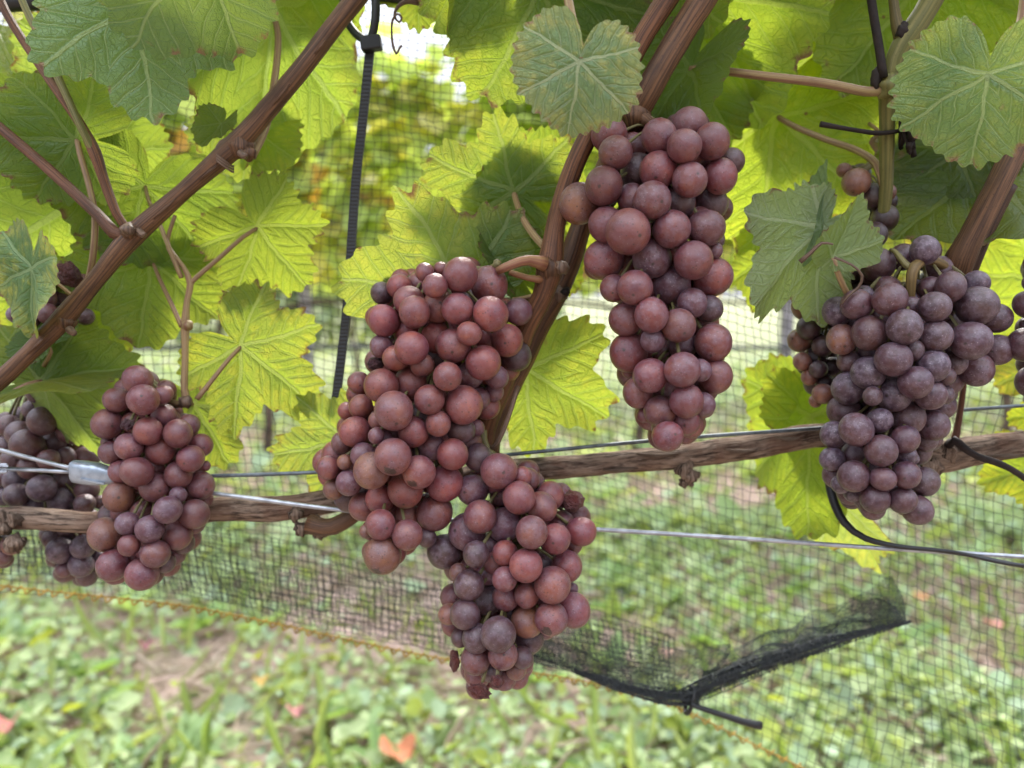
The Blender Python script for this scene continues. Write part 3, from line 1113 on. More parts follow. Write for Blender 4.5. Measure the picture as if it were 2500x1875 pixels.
t = thing("vine_tendril", V(2060, 960, .364), "dark twisted dead tendril looping off the right cordon to the photo edge", "tendril")
MB().tube([V(2048, 962, .364), V(2062, 952, .360), V(2082, 968, .357), V(2110, 985, .356), V(2150, 998, .356), V(2185, 1014, .357), V(2225, 1042, .36)], [.0020, .0022, .0019, .0017, .0017, .0016, .0015], seg=9, rough=.12).build("stem", M["dark_stem"], t)
t["label"] = "dark twisted dead tendril looping off the right cordon"


def wire(pts, r, mat, label, grp="trellis wires of the front row"):
    o = MB().tube(pts, r, seg=12, step=.02).build("trellis_wire", M[mat], loc=Vector(pts[len(pts) // 2]))
    o["label"] = label
    o["category"] = "wire"
    o["group"] = grp


wire([V(200, 1035, .350), V(330, 1036, .352), V(460, 1028, .354), V(690, 1020, .358), V(1000, 992, .366), V(1090, 983, .366), V(1450, 948, .366), V(1780, 924, .367), V(1960, 905, .372), V(2050, 888, .376), V(2212, 876, .380), V(2700, 835, .392), V(4600, 690, .43)], .00095, "greywire",
     "grey upper wire lying along the right cordon and running behind the middle grapes")
wire([V(160, 1022, .350), V(300, 1045, .350), V(465, 1066, .350), V(620, 1087, .350), V(757, 1104, .351), V(1000, 1126, .352), V(1280, 1143, .352), V(1600, 1163, .351), V(1900, 1184, .350), V(2212, 1203, .349), V(2700, 1236, .346), V(4600, 1360, .335)], .00105, "wire",
     "bright straight lower wire crossing under the cordon beneath the right bunch")
wire([V(-2600, 540, .35), V(-240, 930, .350), V(-60, 958, .350), V(60, 988, .350), V(162, 1014, .349)], .00105, "wire", "upper of the two short wire ends entering the zinc joiner")
wire([V(-2600, 925, .35), V(-240, 1004, .350), V(0, 1012, .350), V(162, 1020, .350)], .00098, "wire", "lower level wire end entering the zinc joiner")
o = MB().tube([V(2, 1012, .350) + Vector((.0015 * math.cos(a), (.0015) * math.sin(a) * .5, .0018 * math.sin(a)) ) + Vector((a * .00012, 0, 0)) for a in np.linspace(0, 18, 40)], .0006, seg=6, resample=False).build("wire_wrap", M["wire"], loc=V(2, 1012, .35))
o["label"] = "small coil of wire wrapped round the level wire at the left edge"
o["category"] = "wire coil"

# zinc joiner
j = thing("wire_joiner", V(200, 1022, .3485), "pale blue grey metal wire joiner gripping two wires at the left bunch", "wire joiner")
prof = [(150, .0058, 1016, .0030), (158, .0056, 1018, .0036), (185, .0058, 1020, .0040), (212, .0057, 1022, .0040), (232, .0050, 1024, .0038), (262, .0040, 1026, .0030), (268, .0028, 1026, .0022)]
prof = [(156, .0044, 1017, .0030), (160, .0052, 1018, .0036), (185, .0055, 1021, .0040), (212, .0052, 1024, .0040), (235, .0040, 1027, .0034), (262, .0034, 1028, .0028), (268, .0024, 1028, .0020)]
verts, faces, uvs = [], [], []
S = 16
for (px, hh, py, dd) in prof:
    c = V(px, py, .3485)
    for k in range(S):
        a = 2 * math.pi * k / S
        ca, sa = math.cos(a), math.sin(a)
        sx_ = math.copysign(abs(ca) ** .55, ca)
        sz_ = math.copysign(abs(sa) ** .7, sa)
        verts.append(c + Vector((0, sx_ * dd, sz_ * hh)))
        uvs.append((k / S, px / 300))
for i in range(len(prof) - 1):
    for k in range(S):
        k2 = (k + 1) % S
        faces.append((i * S + k, i * S + k2, (i + 1) * S + k2, (i + 1) * S + k))
faces.append(tuple(range(S - 1, -1, -1)))
faces.append(tuple(range((len(prof) - 1) * S, len(prof) * S)))
mesh_obj("body", verts, faces, M["joiner"], j, uvs)
mb = MB()
mb.box(V(176, 1003, .3452), Vector((.0035, 0, -.0008)), Vector((0, .0004, 0)), Vector((0, 0, .0004)))
mb.box(V(200, 1040, .3446), Vector((.0055, 0, -.0012)), Vector((0, .0004, 0)), Vector((0, 0, .0004)))
mb.build("cast_ridge", M["joiner"], j, False)

# black drip hose along the top, cable tie hanging from it
DH = .372
o = MB().tube([V(-2600, 30, DH), V(-300, 8, DH), V(60, 5, DH), V(500, -22, DH), V(780, -22, DH), V(930, -8, DH), V(1300, -40, DH), V(2400, -60, DH), V(5200, -90, DH)], .0042, seg=16, step=.02).build("drip_hose", M["black"], loc=V(780, -22, DH))
o["label"] = "black drip hose crossing along the very top, carrying the cable tie"
o["category"] = "drip hose"
ct = thing("cable_tie", V(800, 95, .366), "long black ribbed cable tie hanging straight down from the drip hose", "cable tie")
mb = MB()
mb.tube([V(800, 92, .366), V(808, 60, .364), V(812, 20, .363), V(806, -25, .364), V(780, -50, .370), V(752, -35, .378), V(742, 0, .380), V(750, 45, .374), V(772, 76, .368), V(795, 90, .366)], [.0021] * 10, seg=8, step=.003)
mb.build("loop", M["black"], ct)
mb = MB()
mb.box(V(802, 94, .3655), Vector((.0050, 0, .0006)), Vector((0, .0030, 0)), Vector((-.0004, 0, .0034)))
h = mb.build("head", M["black"], ct, False)
bv = h.modifiers.new("soft", 'BEVEL')
bv.width = .0008
bv.segments = 2
# strap: flat band with cross ribs
strap = [(800, 100), (790, 200), (779, 300), (770, 380), (763, 470), (757, 560), (750, 660), (740, 750), (726, 862)]
sp, sr = catmull([V(a, b, .368 + .012 * k / 8) for k, (a, b) in enumerate(strap)], [.0026] * len(strap), .0009)
verts, faces, uvs = [], [], []
for k, p in enumerate(sp):
    wd = .0022
    dp = .0010 if k % 2 == 0 else .00085
    for (sx_, sy_) in ((-1, -1), (-.78, -1), (.78, -1), (1, -1), (1, 1), (-1, 1)):
        d = dp if (abs(sx_) < .9 or k % 2 == 0) else .0010
        d = .0010 if abs(sx_) > .9 else dp
        verts.append(p + Vector((sx_ * wd, sy_ * d, 0)))
        uvs.append((sx_ * .5 + .5, k * .02))
for k in range(len(sp) - 1):
    for i in range(6):
        i2 = (i + 1) % 6
        faces.append((k * 6 + i, k * 6 + i2, (k + 1) * 6 + i2, (k + 1) * 6 + i))
faces.append((0, 5, 4, 3, 2, 1))
mesh_obj("strap", verts, faces, M["black"], ct, uvs, False)

# black strap under the right bunch
bs = thing("black_strap", V(1800, 1030, .362), "black plastic strap curving out below the right bunch and resting along the lower wire", "strap")
MB().tube([V(1785, 985, .372), V(1790, 1030, .366), V(1800, 1080, .360), V(1825, 1130, .354), V(1870, 1163, .350), V(1940, 1180, .3475), V(2020, 1188, .346), V(2100, 1200, .345), V(2160, 1213, .345), V(2260, 1232, .346)],
          [.0022, .0022, .0021, .0019, .0015, .0011, .0010, .0010, .0010, .0010], seg=10).build("band", M["black"], bs)
MB().tube([V(1990, 1186, .3462), V(2060, 1192, .3448), V(2130, 1208, .3440), V(2180, 1218, .344), V(2260, 1226, .345)], [.0006, .0008, .0009, .0009, .0009], seg=8).build("loose_end", M["black"], bs)

# ------------------------------------------------------------------ vine leaves
def outline(th, lobe, rnd, teeth, q):
    """radius of the blade at angle th from the tip direction"""
    a = np.abs(np.degrees(th))
    s = lobe
    ax = [0, 14, 29, 42, 54, 70, 84, 98, 112, 130, 146, 160, 170, 177, 180]
    rr = [1.0, .93, .80 - s, .84 - .2 * s, .90, .80 - .2 * s, .69 - .8 * s, .71 - .2 * s, .73, .68, .60, .50, .38, .16, .10]
    r = np.interp(a, ax, rr)
    r = r * (1 - rnd) + rnd * np.interp(a, [0, 60, 120, 150, 165, 175, 180], [.92, .86, .76, .66, .52, .22, .10])
    k = np.ones(9) / 9
    r = np.convolve(np.pad(r, 4, mode='wrap'), k, 'valid')
    return r


def make_leaf(parent, base, tip, roll=0.0, w=1.0, lobe=.12, rnd=.4, fold=0.0, cup=.08, wave=.05, droop=.1, back=False, col=(1, 1, 1), yel=.2,
              pet=None, petr=.0011, seed=0, petmat="petiole", label=None, toward=None, thick=0, cheap=False, teeth=1.0, trim=1.0):
    q = random.Random(seed * 7 + 3)
    B, T = Vector(base), Vector(tip)
    L = (T - B).length
    Yd = (T - B).normalized()
    vd = (CAM - (B + T) / 2).normalized() if toward is None else Vector(toward).normalized()
    Nd = (vd - Yd * vd.dot(Yd)).normalized()
    Nd = Matrix.Rotation(math.radians(roll), 3, Yd) @ Nd
    if back:
        Nd = -Nd
    Xd = Yd.cross(Nd)
    nteeth = 34 + q.randint(-3, 4)
    per = 3 if cheap else 6
    na = nteeth * per
    th = np.linspace(-math.pi, math.pi, na, endpoint=False) + math.pi / na
    r = outline(th, lobe, rnd, nteeth, q)
    r = r * np.interp(np.abs(np.degrees(th)), [0, 75, 115, 180], [1, 1, trim, trim])
    asym = 1 + .05 * np.sin(th + q.uniform(0, 6)) + .03 * np.sin(2 * th + q.uniform(0, 6)) + .02 * np.sin(5 * th + q.uniform(0, 6))
    r = r * asym
    # serration: each tooth rises slowly and drops fast, sizes vary
    ph = (np.arange(na) % per) / (per - 1)
    tid = np.arange(na) // per
    amp = np.array([teeth * q.uniform(.03, .10) for _ in range(nteeth)])[tid]
    tooth = np.where(np.abs(np.degrees(th)) < 158, amp * (1 - np.abs(ph - .5) * 2) ** .9, 0)
    r = r * (1 + tooth - .02)
    rings = np.array([0, .3, .6, .85, 1.0]) if cheap else np.array([.0, .12, .26, .40, .54, .67, .79, .88, .95, 1.0])
    verts, rim, uvs = [], [], []
    wp = [q.uniform(0, 6.28) for _ in range(6)]
    fa = math.radians(fold)
    for t in rings[1:]:
        tt = t
        for i in range(na):
            rr = r[i] * tt
            # inner rings lose the teeth
            x, y = rr * math.sin(th[i]), rr * math.cos(th[i])
            verts.append((x, y))
            rim.append(t)
    verts = np.array([(0, 0)] + verts)
    rim = np.array([0.0] + rim)
    x, y = verts[:, 0], verts[:, 1]
    R = np.hypot(x, y)
    TH = np.arctan2(x, y)
    z = cup * R ** 2 * 1.0
    z += 1.35 * wave * R ** 2 * (np.sin(3 * TH + wp[0]) + .7 * np.sin(5 * TH + wp[1]) + .35 * np.sin(9 * TH + wp[2]))
    z += .012 * np.sin(11 * x + wp[3]) * np.sin(10 * y + wp[4])
    # blade dips between the main veins
    dm = np.minimum(np.abs(TH), np.minimum(np.abs(np.abs(TH) - .93), np.abs(np.abs(TH) - 1.95)))
    z += -.05 * np.clip(.22 - dm, 0, 1) * R
    z -= droop * np.clip(y, 0, None) ** 2
    z -= .6 * droop * np.clip(np.abs(x) - .25, 0, None) ** 2
    xf = x * math.cos(fa)
    z = z + np.abs(x) * math.sin(fa)
    W = np.array(B)[None] + L * (np.outer(xf * w, np.array(Xd)) + np.outer(y, np.array(Yd)) + np.outer(z, np.array(Nd)))
    uv = np.stack([(x + 1.5) / 3, (y + 1.5) / 3], 1)
    faces = []
    for i in range(na):
        faces.append((0, 1 + i, 1 + (i + 1) % na))
    for k in range(len(rings) - 2):
        b0, b1 = 1 + k * na, 1 + (k + 1) * na
        for i in range(na):
            i2 = (i + 1) % na
            faces.append((b0 + i, b1 + i, b1 + i2, b0 + i2))
    # triangles wind so that the upper side faces +N
    faces = [tuple(reversed(f)) for f in faces]
    o = mesh_obj("leaf", W, faces, M["leaf"], parent, uv, True, {"rim": rim})
    o.color = (*col, yel)
    o.pass_index = thick
    if label:
        o["label"] = label
    if pet:
        pts = [Vector(B) - Nd * (.0012 if not back else -.0004)] + [Vector(p) for p in pet]
        k = len(pts)
        rad = [petr * (.9 + .25 * i / (k - 1)) for i in range(k)]
        mb = MB().tube(pts, rad, seg=9)
        po = mb.build("petiole", M[petmat], o)
    return o


def cane_part(shoot, name, pts, rad, mat="cane", seg=16, rough=.03):
    return MB().tube(pts, rad, seg=seg, rough=rough).build(name, M[mat], shoot)


def node_part(shoot, c, r, mat="cane", seed=1, sq=(1, 1, .9)):
    return MB().lump(c, r, sq, .16, seed, 14, 10).build("node", M[mat], shoot)


def px(vpx, d):
    return vpx / 1609.0 / 2 * d          # view-pixel width -> radius


GR = "shoots of the front vine row"
# --- left diagonal cane
s1 = thing("vine_shoot", V(-20, 845, .335), "thick brown cane rising diagonally across the left, forking into side stems", "vine shoot", GR)
d1 = .330
cane_part(s1, "cane", [V(-330, 1108, .362), V(-250, 1020, .348), V(-150, 930, d1), V(-20, 838, d1), V(60, 765, d1), V(135, 690, d1), V(210, 600, d1), V(285, 512, d1), V(400, 410, d1), V(510, 312, d1), V(575, 240, d1), V(650, 150, d1), V(715, 65, d1), V(790, -30, d1), V(860, -130, d1)],
          [px(46, d1), px(40, d1), px(38, d1), px(38, d1), px(36, d1), px(44, d1), px(37, d1), px(46, d1), px(36, d1), px(48, d1), px(42, d1), px(40, d1), px(40, d1), px(42, d1), px(42, d1)])
node_part(s1, V(282, 500, d1 - .003), .0042, seed=2)
node_part(s1, V(520, 318, d1 - .001), .0050, seed=3, sq=(1.1, 1, .9))
node_part(s1, V(538, 332, d1 - .002), .0034, "cane", seed=4)
node_part(s1, V(142, 696, d1), .0046, seed=5)
cane_part(s1, "side_stem", [V(282, 515, d1), V(245, 502, d1 - .002), V(215, 468, d1 - .002), V(130, 388, d1), V(50, 318, d1), V(-60, 225, d1)], [px(30, d1), px(28, d1), px(25, d1), px(23, d1), px(22, d1), px(22, d1)]).color = (1.0, .85, .9, 1)
cane_part(s1, "side_stem", [V(275, 495, d1), V(252, 462, d1 - .002), V(225, 390, d1 - .003), V(205, 330, d1 - .004), V(175, 270, d1 - .003), V(130, 205, d1 - .003), V(70, 118, d1), V(15, 30, d1), V(-20, -50, d1)],
          [px(18, d1), px(19, d1), px(21, d1), px(26, d1), px(20, d1), px(19, d1), px(18, d1), px(18, d1), px(18, d1)]).color = (1.15, 1.0, .9, 1)
cane_part(s1, "side_stem", [V(212, 345, d1 - .004), V(180, 285, d1 - .006), V(150, 220, d1 - .006), V(118, 150, d1 - .006), V(100, 100, d1 - .006), V(65, 40, d1 - .005), V(35, -30, d1 - .004)],
          [px(15, d1), px(16, d1), px(16, d1), px(17, d1), px(20, d1), px(15, d1), px(14, d1)], "green_cane")
node_part(s1, V(104, 126, d1 - .008), .0026, "green_cane", 6)
node_part(s1, V(278, 496, d1 - .006), .0030, "tendril", 7)
mb = MB()
for k, (a, b) in enumerate(((478, 320), (486, 345), (492, 352))):
    c = V(485, 345 + 6 * k, d1)
    mb.tube([c + Vector((.0046 * math.cos(u) * .75, .0046 * math.sin(u), .0046 * math.cos(u) * -.62)) for u in np.linspace(2.6, 7.0, 9)], .0005, seg=6, step=.001)
mb.tube([V(470, 352, d1 - .004), V(466, 330, d1 - .003), V(478, 308, d1 - .002), V(500, 300, d1 - .001)], [.0006, .0008, .0011, .0013], seg=7)
mb.build("tendril", M["tendril"], s1)

LG = (.92, 1.0, .85)
# darker upper leaves, top left
make_leaf(s1, V(415, -140, .272), V(292, 112, .280), roll=-8, w=1.0, thick=38, lobe=.08, rnd=.6, cup=-.12, wave=.035, col=(1.0, 1.05, 1.15), yel=.05, seed=1, label="blistered dark green leaf at the top edge")
make_leaf(s1, V(292, 2, .300), V(335, 272, .302), roll=6, w=1.05, lobe=.14, rnd=.15, thick=34, cup=.04, wave=.03, col=(1.05, 1.08, 1.2), yel=.06, seed=2, pet=[V(240, -60, .306), V(180, -120, .32)])
make_leaf(s1, V(165, 302, .343), V(-70, 300, .335), roll=6, w=.88, lobe=.05, rnd=.6, cup=.08, wave=.06, col=(.95, 1.0, .8), yel=.18, seed=3, pet=[V(172, 330, .341), V(192, 400, .338), V(205, 470, .336), V(200, 560, .338), V(188, 618, .345)], petr=.0014)
make_leaf(s1, V(185, 425, .375), V(-110, 585, .365), roll=-10, w=1.15, lobe=.10, rnd=.4, cup=.04, wave=.06, col=(.9, .95, .8), yel=.15, seed=4, pet=[V(200, 440, .38), V(240, 500, .37)])
make_leaf(s1, V(315, 402, .372), V(262, 580, .366), roll=-5, w=1.25, lobe=.02, rnd=.9, cup=.05, wave=.05, droop=.2, col=(.85, .9, .75), yel=.15, seed=5, pet=[V(320, 430, .366), V(345, 485, .355), V(375, 560, .350), V(392, 600, .350)], petr=.0010)
make_leaf(s1, V(240, 330, .392), V(320, 210, .388), roll=15, w=.9, lobe=.05, rnd=.5, cup=.1, back=True, col=(.9, .95, .8), yel=.1, seed=6)
make_leaf(s1, V(590, 22, .378), V(552, 395, .392), roll=-28, w=.72, lobe=.06, rnd=.55, fold=14, cup=.05, wave=.05, col=(.95, 1.0, .9), yel=.18, seed=7, pet=[V(600, 70, .372), V(598, 130, .366), V(588, 205, .356), V(572, 280, .345), V(545, 335, .335)], petr=.0017)
make_leaf(s1, V(520, 262, .392), V(648, 352, .388), roll=-15, w=.85, lobe=.1, rnd=.5, cup=.05, col=(1.0, 1.0, .9), yel=.25, seed=8)
make_leaf(s1, V(478, 268, .345), V(432, 322, .340), roll=50, w=.95, lobe=.1, rnd=.4, fold=20, cup=.1, wave=.09, col=(.9, .9, 1.1), yel=.1, seed=9, pet=[V(500, 278, .342), V(520, 295, .334)], petr=.0005)
make_leaf(s1, V(75, 230, .39), V(-20, 40, .40), roll=10, w=1.0, lobe=.08, rnd=.5, col=(1.0, 1.0, .8), yel=.3, seed=10)
make_leaf(s1, V(215, 150, .40), V(30, 210, .40), roll=0, w=.9, lobe=.08, rnd=.5, back=True, col=(.95, 1.0, 1.0), yel=.1, seed=11)
make_leaf(s1, V(90, 650, .385), V(-60, 640, .38), roll=-12, w=1.1, lobe=.1, rnd=.3, col=(1.0, 1.0, .7), yel=.4, seed=12)
make_leaf(s1, V(330, 565, .378), V(298, 742, .372), roll=-4, w=1.2, lobe=.10, rnd=.25, cup=.03, wave=.05, col=(1.0, 1.0, .85), yel=.22, seed=13, pet=[V(348, 610, .368), V(372, 660, .355), V(392, 705, .350)], petr=.0010)
make_leaf(s1, V(150, 700, .402), V(300, 770, .396), roll=20, w=1.1, lobe=.1, rnd=.3, col=(1.0, 1.0, .75), yel=.35, seed=14)
make_leaf(s1, V(88, 822, .356), V(322, 782, .372), roll=-42, w=.80, lobe=.10, rnd=.35, fold=28, cup=.04, wave=.05, col=(1.0, 1.0, .95), yel=.15, seed=15, pet=[V(60, 832, .352), V(0, 862, .345), V(-60, 885, .34)], petr=.0016)
make_leaf(s1, V(92, 826, .358), V(240, 985, .376), roll=30, w=.62, lobe=.05, rnd=.5, fold=20, cup=.06, wave=.05, back=True, col=(1.0, 1.05, 1.0), yel=.12, seed=16)
make_leaf(s1, V(70, 575, .318), V(52, 735, .326), roll=62, w=.95, lobe=.05, rnd=.4, fold=10, cup=.05, wave=.08, thick=30, col=(1.0, 1.1, 1.25), yel=.85, seed=17, pet=[V(95, 590, .322), V(140, 625, .327), V(175, 655, .331)], petr=.0008, label="narrow leaf mottled yellow and blue green")
make_leaf(s1, V(95, 735, .345), V(40, 705, .35), roll=20, w=1.2, lobe=.05, rnd=.5, col=(.8, .9, .9), yel=.1, seed=18, pet=[V(110, 760, .345), V(95, 790, .35)], petr=.0009)
make_leaf(s1, V(300, -40, .365), V(560, 60, .36), roll=20, w=.7, lobe=.1, rnd=.4, col=(.85, .9, .8), yel=.2, seed=19)
make_leaf(s1, V(690, -90, .39), V(600, 70, .395), roll=0, w=.9, lobe=.1, rnd=.4, col=(1, 1, .8), yel=.3, seed=20)

for (a, b, c_, e_) in ((60, 760, 110, 712), (330, 470, 380, 425), (430, 385, 470, 352), (590, 222, 625, 178), (680, 112, 705, 80)):
    MB().tube([V(a, b + 4, d1 - .0036), V((a + c_) / 2 + 2, (b + e_) / 2 + 3, d1 - .0042), V(c_, e_ + 4, d1 - .0036)], [.0002, .0008, .0002], seg=6, step=.003, rough=.2).build("bark_strip", M["cane"], s1)
for (a, b) in ((520, 330), (150, 712), (300, 500)):
    MB().tube([V(a, b, d1 - .004), V(a + 9, b + 7, d1 - .0065), V(a + 13, b + 3, d1 - .0085)], [.0018, .0015, .0003], seg=9, step=.001).build("bud", M["tendril"], s1)

# --- small upright shoot beside the left bunch
s2 = thing("vine_shoot", V(400, 872, .352), "thin upright side shoot carrying two bright leaves above the left bunch", "vine shoot", GR)
d2 = .351
cane_part(s2, "cane", [V(335, 862, d2 + .004), V(375, 870, d2 + .002), V(402, 872, d2), V(398, 840, d2), V(400, 770, d2), V(400, 705, d2), V(404, 650, d2), V(411, 612, d2), V(395, 575, d2), V(372, 548, d2 + .002), V(362, 520, d2 + .004), V(378, 465, d2 + .004)],
          [px(11, d2), px(13, d2), px(20, d2), px(15, d2), px(14, d2), px(18, d2), px(13, d2), px(15, d2), px(10, d2), px(13, d2), px(9, d2), px(8, d2)], "petiole", 12)
node_part(s2, V(402, 868, d2 - .001), .0032, "tendril", 8)
node_part(s2, V(405, 703, d2 - .001), .0026, "petiole", 9)
make_leaf(s2, V(555, 492, .372), V(665, 622, .376), roll=0, w=1.08, lobe=0.23, rnd=.30, cup=.03, wave=.04, col=(1.08, 1.05, .75), yel=.12, teeth=1.6, seed=21, pet=[V(525, 512, .366), V(470, 560, .358), V(425, 598, .352), V(412, 612, .351)], petr=.0011)
make_leaf(s2, V(520, 748, .366), V(672, 868, .372), roll=4, w=1.06, lobe=0.24, rnd=.15, cup=.03, wave=.05, col=(1.05, 1.02, .9), yel=.38, teeth=1.6, seed=22, pet=[V(495, 775, .362), V(455, 825, .356), V(425, 862, .352)], petr=.0011)
make_leaf(s2, V(418, 872, .376), V(505, 1012, .382), roll=-18, w=.95, lobe=.14, rnd=.2, cup=.03, wave=.07, col=(1.0, 1.0, .9), yel=.35, seed=23, pet=[V(410, 872, .37), V(403, 872, .353)])

# --- two crossing canes in the middle
s3 = thing("vine_shoot", V(1040, 975, .352), "reddish brown cane, left one of the crossing middle pair, bearing the large pale leaves", "vine shoot", GR)
d3 = .325
cane_part(s3, "cane", [V(1500, -90, .315), V(1440, 0, .315), V(1385, 85, .316), V(1340, 170, .318), V(1290, 260, .320), V(1250, 335, .321), V(1222, 410, .322), V(1200, 490, .323), V(1188, 575, .324), V(1172, 640, .327), V(1140, 700, .332), V(1110, 770, .340), V(1075, 850, .348), V(1045, 930, .355), V(1045, 1000, .362)],
          [px(46, d3), px(46, d3), px(44, d3), px(44, d3), px(42, d3), px(42, d3), px(42, d3), px(42, d3), px(58, d3), px(46, d3), px(46, d3), px(50, d3), px(52, d3), px(56, d3), px(60, d3)]).color = (1.15, 1.0, .95, 1)
node_part(s3, V(1190, 580, .322), .0056, seed=12, sq=(1, .9, .9))
node_part(s3, V(1212, 578, .320), .0034, "tendril", 13)
cane_part(s3, "bunch_stalk", [V(1176, 570, .319), V(1140, 562, .315), V(1105, 572, .312), V(1075, 585, .314)], [px(34, d3), px(22, d3), px(20, d3), px(17, d3)], "petiole", 12).color = (1.0, .75, .8, 1)
cane_part(s3, "bunch_stalk", [V(1172, 604, .322), V(1140, 600, .320), V(1100, 588, .320)], [px(18, d3), px(14, d3), px(13, d3)], "petiole", 10).color = (1.0, .8, .7, 1)
cane_part(s3, "tendril", [V(1118, 835, .338), V(1105, 880, .334), V(1085, 935, .332), V(1068, 965, .334), V(1052, 962, .340), V(1046, 945, .346)], [px(12, d3), px(11, d3), px(11, d3), px(12, d3), px(12, d3), px(10, d3)], "tendril", 9)
make_leaf(s3, V(1110, 418, .366), V(905, 330, .366), roll=0, w=.95, lobe=0.27, rnd=.05, cup=.02, wave=.05, col=(1.0, .98, .9), yel=.30, teeth=1.6, seed=31, pet=[V(1122, 455, .352), V(1140, 490, .340), V(1165, 522, .331), V(1180, 535, .326)], petr=.0016)
make_leaf(s3, V(1114, 422, .372), V(1215, 560, .374), roll=0, w=.85, lobe=.10, rnd=.45, cup=.02, wave=.05, col=(1.0, .98, .85), yel=.22, seed=32)
make_leaf(s3, V(1118, 415, .378), V(1225, 285, .376), roll=18, w=.80, lobe=.08, rnd=.4, cup=.06, wave=.05, col=(.9, .95, .75), yel=.15, seed=33)
make_leaf(s3, V(1006, 632, .350), V(718, 600, .350), roll=-4, w=.96, lobe=0.23, rnd=.15, cup=.02, wave=.05, col=(1.0, .98, 1.0), yel=.35, teeth=1.6, seed=34, pet=[V(1040, 640, .352), V(1100, 650, .345), V(1160, 640, .332)], petr=.0014)
make_leaf(s3, V(1120, 592, .358), V(1022, 455, .352), roll=40, w=.72, lobe=.08, rnd=.4, fold=18, cup=.06, wave=.05, col=(.65, .7, .6), yel=.06, seed=35, pet=[V(1140, 600, .35), V(1170, 605, .335)])
make_leaf(s3, V(1132, 798, .372), V(1312, 900, .372), roll=0, w=1.02, lobe=0.24, rnd=.10, cup=.02, wave=.05, col=(1.0, 1.0, .9), yel=.30, teeth=1.6, seed=36, pet=[V(1118, 815, .365), V(1100, 830, .352)], petr=.0012)
make_leaf(s3, V(748, 952, .374), V(578, 985, .374), roll=0, w=.95, lobe=0.23, rnd=.15, cup=.03, wave=.04, col=(1.0, .98, 1.05), yel=.42, teeth=1.6, seed=37, pet=[V(800, 945, .378), V(880, 930, .375), V(1000, 900, .365), V(1060, 880, .352)])
make_leaf(s3, V(1268, 430, .404), V(1255, 560, .404), roll=0, w=.85, lobe=.1, rnd=.3, col=(1.05, 1.05, .7), yel=.2, seed=38)
make_leaf(s3, V(1205, 560, .402), V(1190, 680, .402), roll=12, w=.7, lobe=.1, rnd=.3, col=(1.05, 1.05, .7), yel=.2, seed=39)

s4 = thing("vine_shoot", V(1050, 975, .352), "darker brown cane, right one of the crossing middle pair, passing behind the long bunch", "vine shoot", GR)
cane_part(s4, "cane", [V(1570, -90, .312), V(1520, -5, .312), V(1470, 75, .314), V(1425, 150, .316), V(1390, 215, .320), V(1362, 262, .328), V(1320, 340, .345), V(1285, 420, .350), V(1255, 490, .350), V(1228, 570, .350), V(1196, 640, .350), V(1160, 705, .352), V(1125, 780, .355), V(1085, 860, .358), V(1055, 930, .360), V(1048, 1000, .364)],
          [px(58, .32), px(58, .32), px(56, .32), px(56, .32), px(56, .32), px(62, .33), px(48, .34), px(46, .35), px(46, .35), px(52, .35), px(56, .35), px(54, .35), px(56, .35), px(58, .35), px(62, .35), px(66, .35)])
node_part(s4, V(1372, 250, .322), .0062, seed=15)
node_part(s4, V(1210, 634, .346), .0040, "tendril", 16)
node_part(s4, V(1222, 630, .343), .0022, "dark_stem", 17)
cane_part(s4, "bunch_stalk", [V(1372, 245, .322), V(1395, 258, .318), V(1420, 285, .322)], [px(30, .32), px(26, .32), px(22, .32)], "cane", 12)
make_leaf(s4, V(1255, 130, .270), V(1228, 306, .274), roll=-6, w=1.02, lobe=-.04, rnd=.9, cup=-.10, wave=.035, droop=.10, thick=40, col=(1.35, 1.2, 1.7), yel=.42, seed=41, pet=[V(1250, 100, .276), V(1238, 50, .288), V(1222, -30, .305)], petr=.0017, label="small round heart shaped leaf, dull green with yellow blotches")
make_leaf(s4, V(1165, -25, .352), V(1035, 235, .352), roll=0, w=1.15, lobe=.12, rnd=.25, cup=.03, wave=.05, col=(.95, .97, .7), yel=.22, teeth=1.35, seed=42, pet=[V(1200, -60, .34), V(1260, -80, .33)])
make_leaf(s4, V(1010, -80, .355), V(985, 92, .352), roll=-35, w=.85, lobe=.08, rnd=.3, fold=20, cup=.04, wave=.05, col=(1.0, 1.0, .95), yel=.15, seed=43)
make_leaf(s4, V(905, -60, .375), V(905, 62, .375), roll=5, w=.9, lobe=.1, rnd=.3, col=(1.0, 1.0, .8), yel=.2, seed=44)
make_leaf(s4, V(1320, -70, .362), V(1262, 190, .362), roll=-10, w=.95, lobe=.1, rnd=.3, col=(.95, .95, .65), yel=.2, seed=45)
make_leaf(s4, V(1390, -60, .372), V(1370, 200, .372), roll=15, w=1.0, lobe=.1, rnd=.3, col=(1.0, 1.0, .6), yel=.2, seed=46)

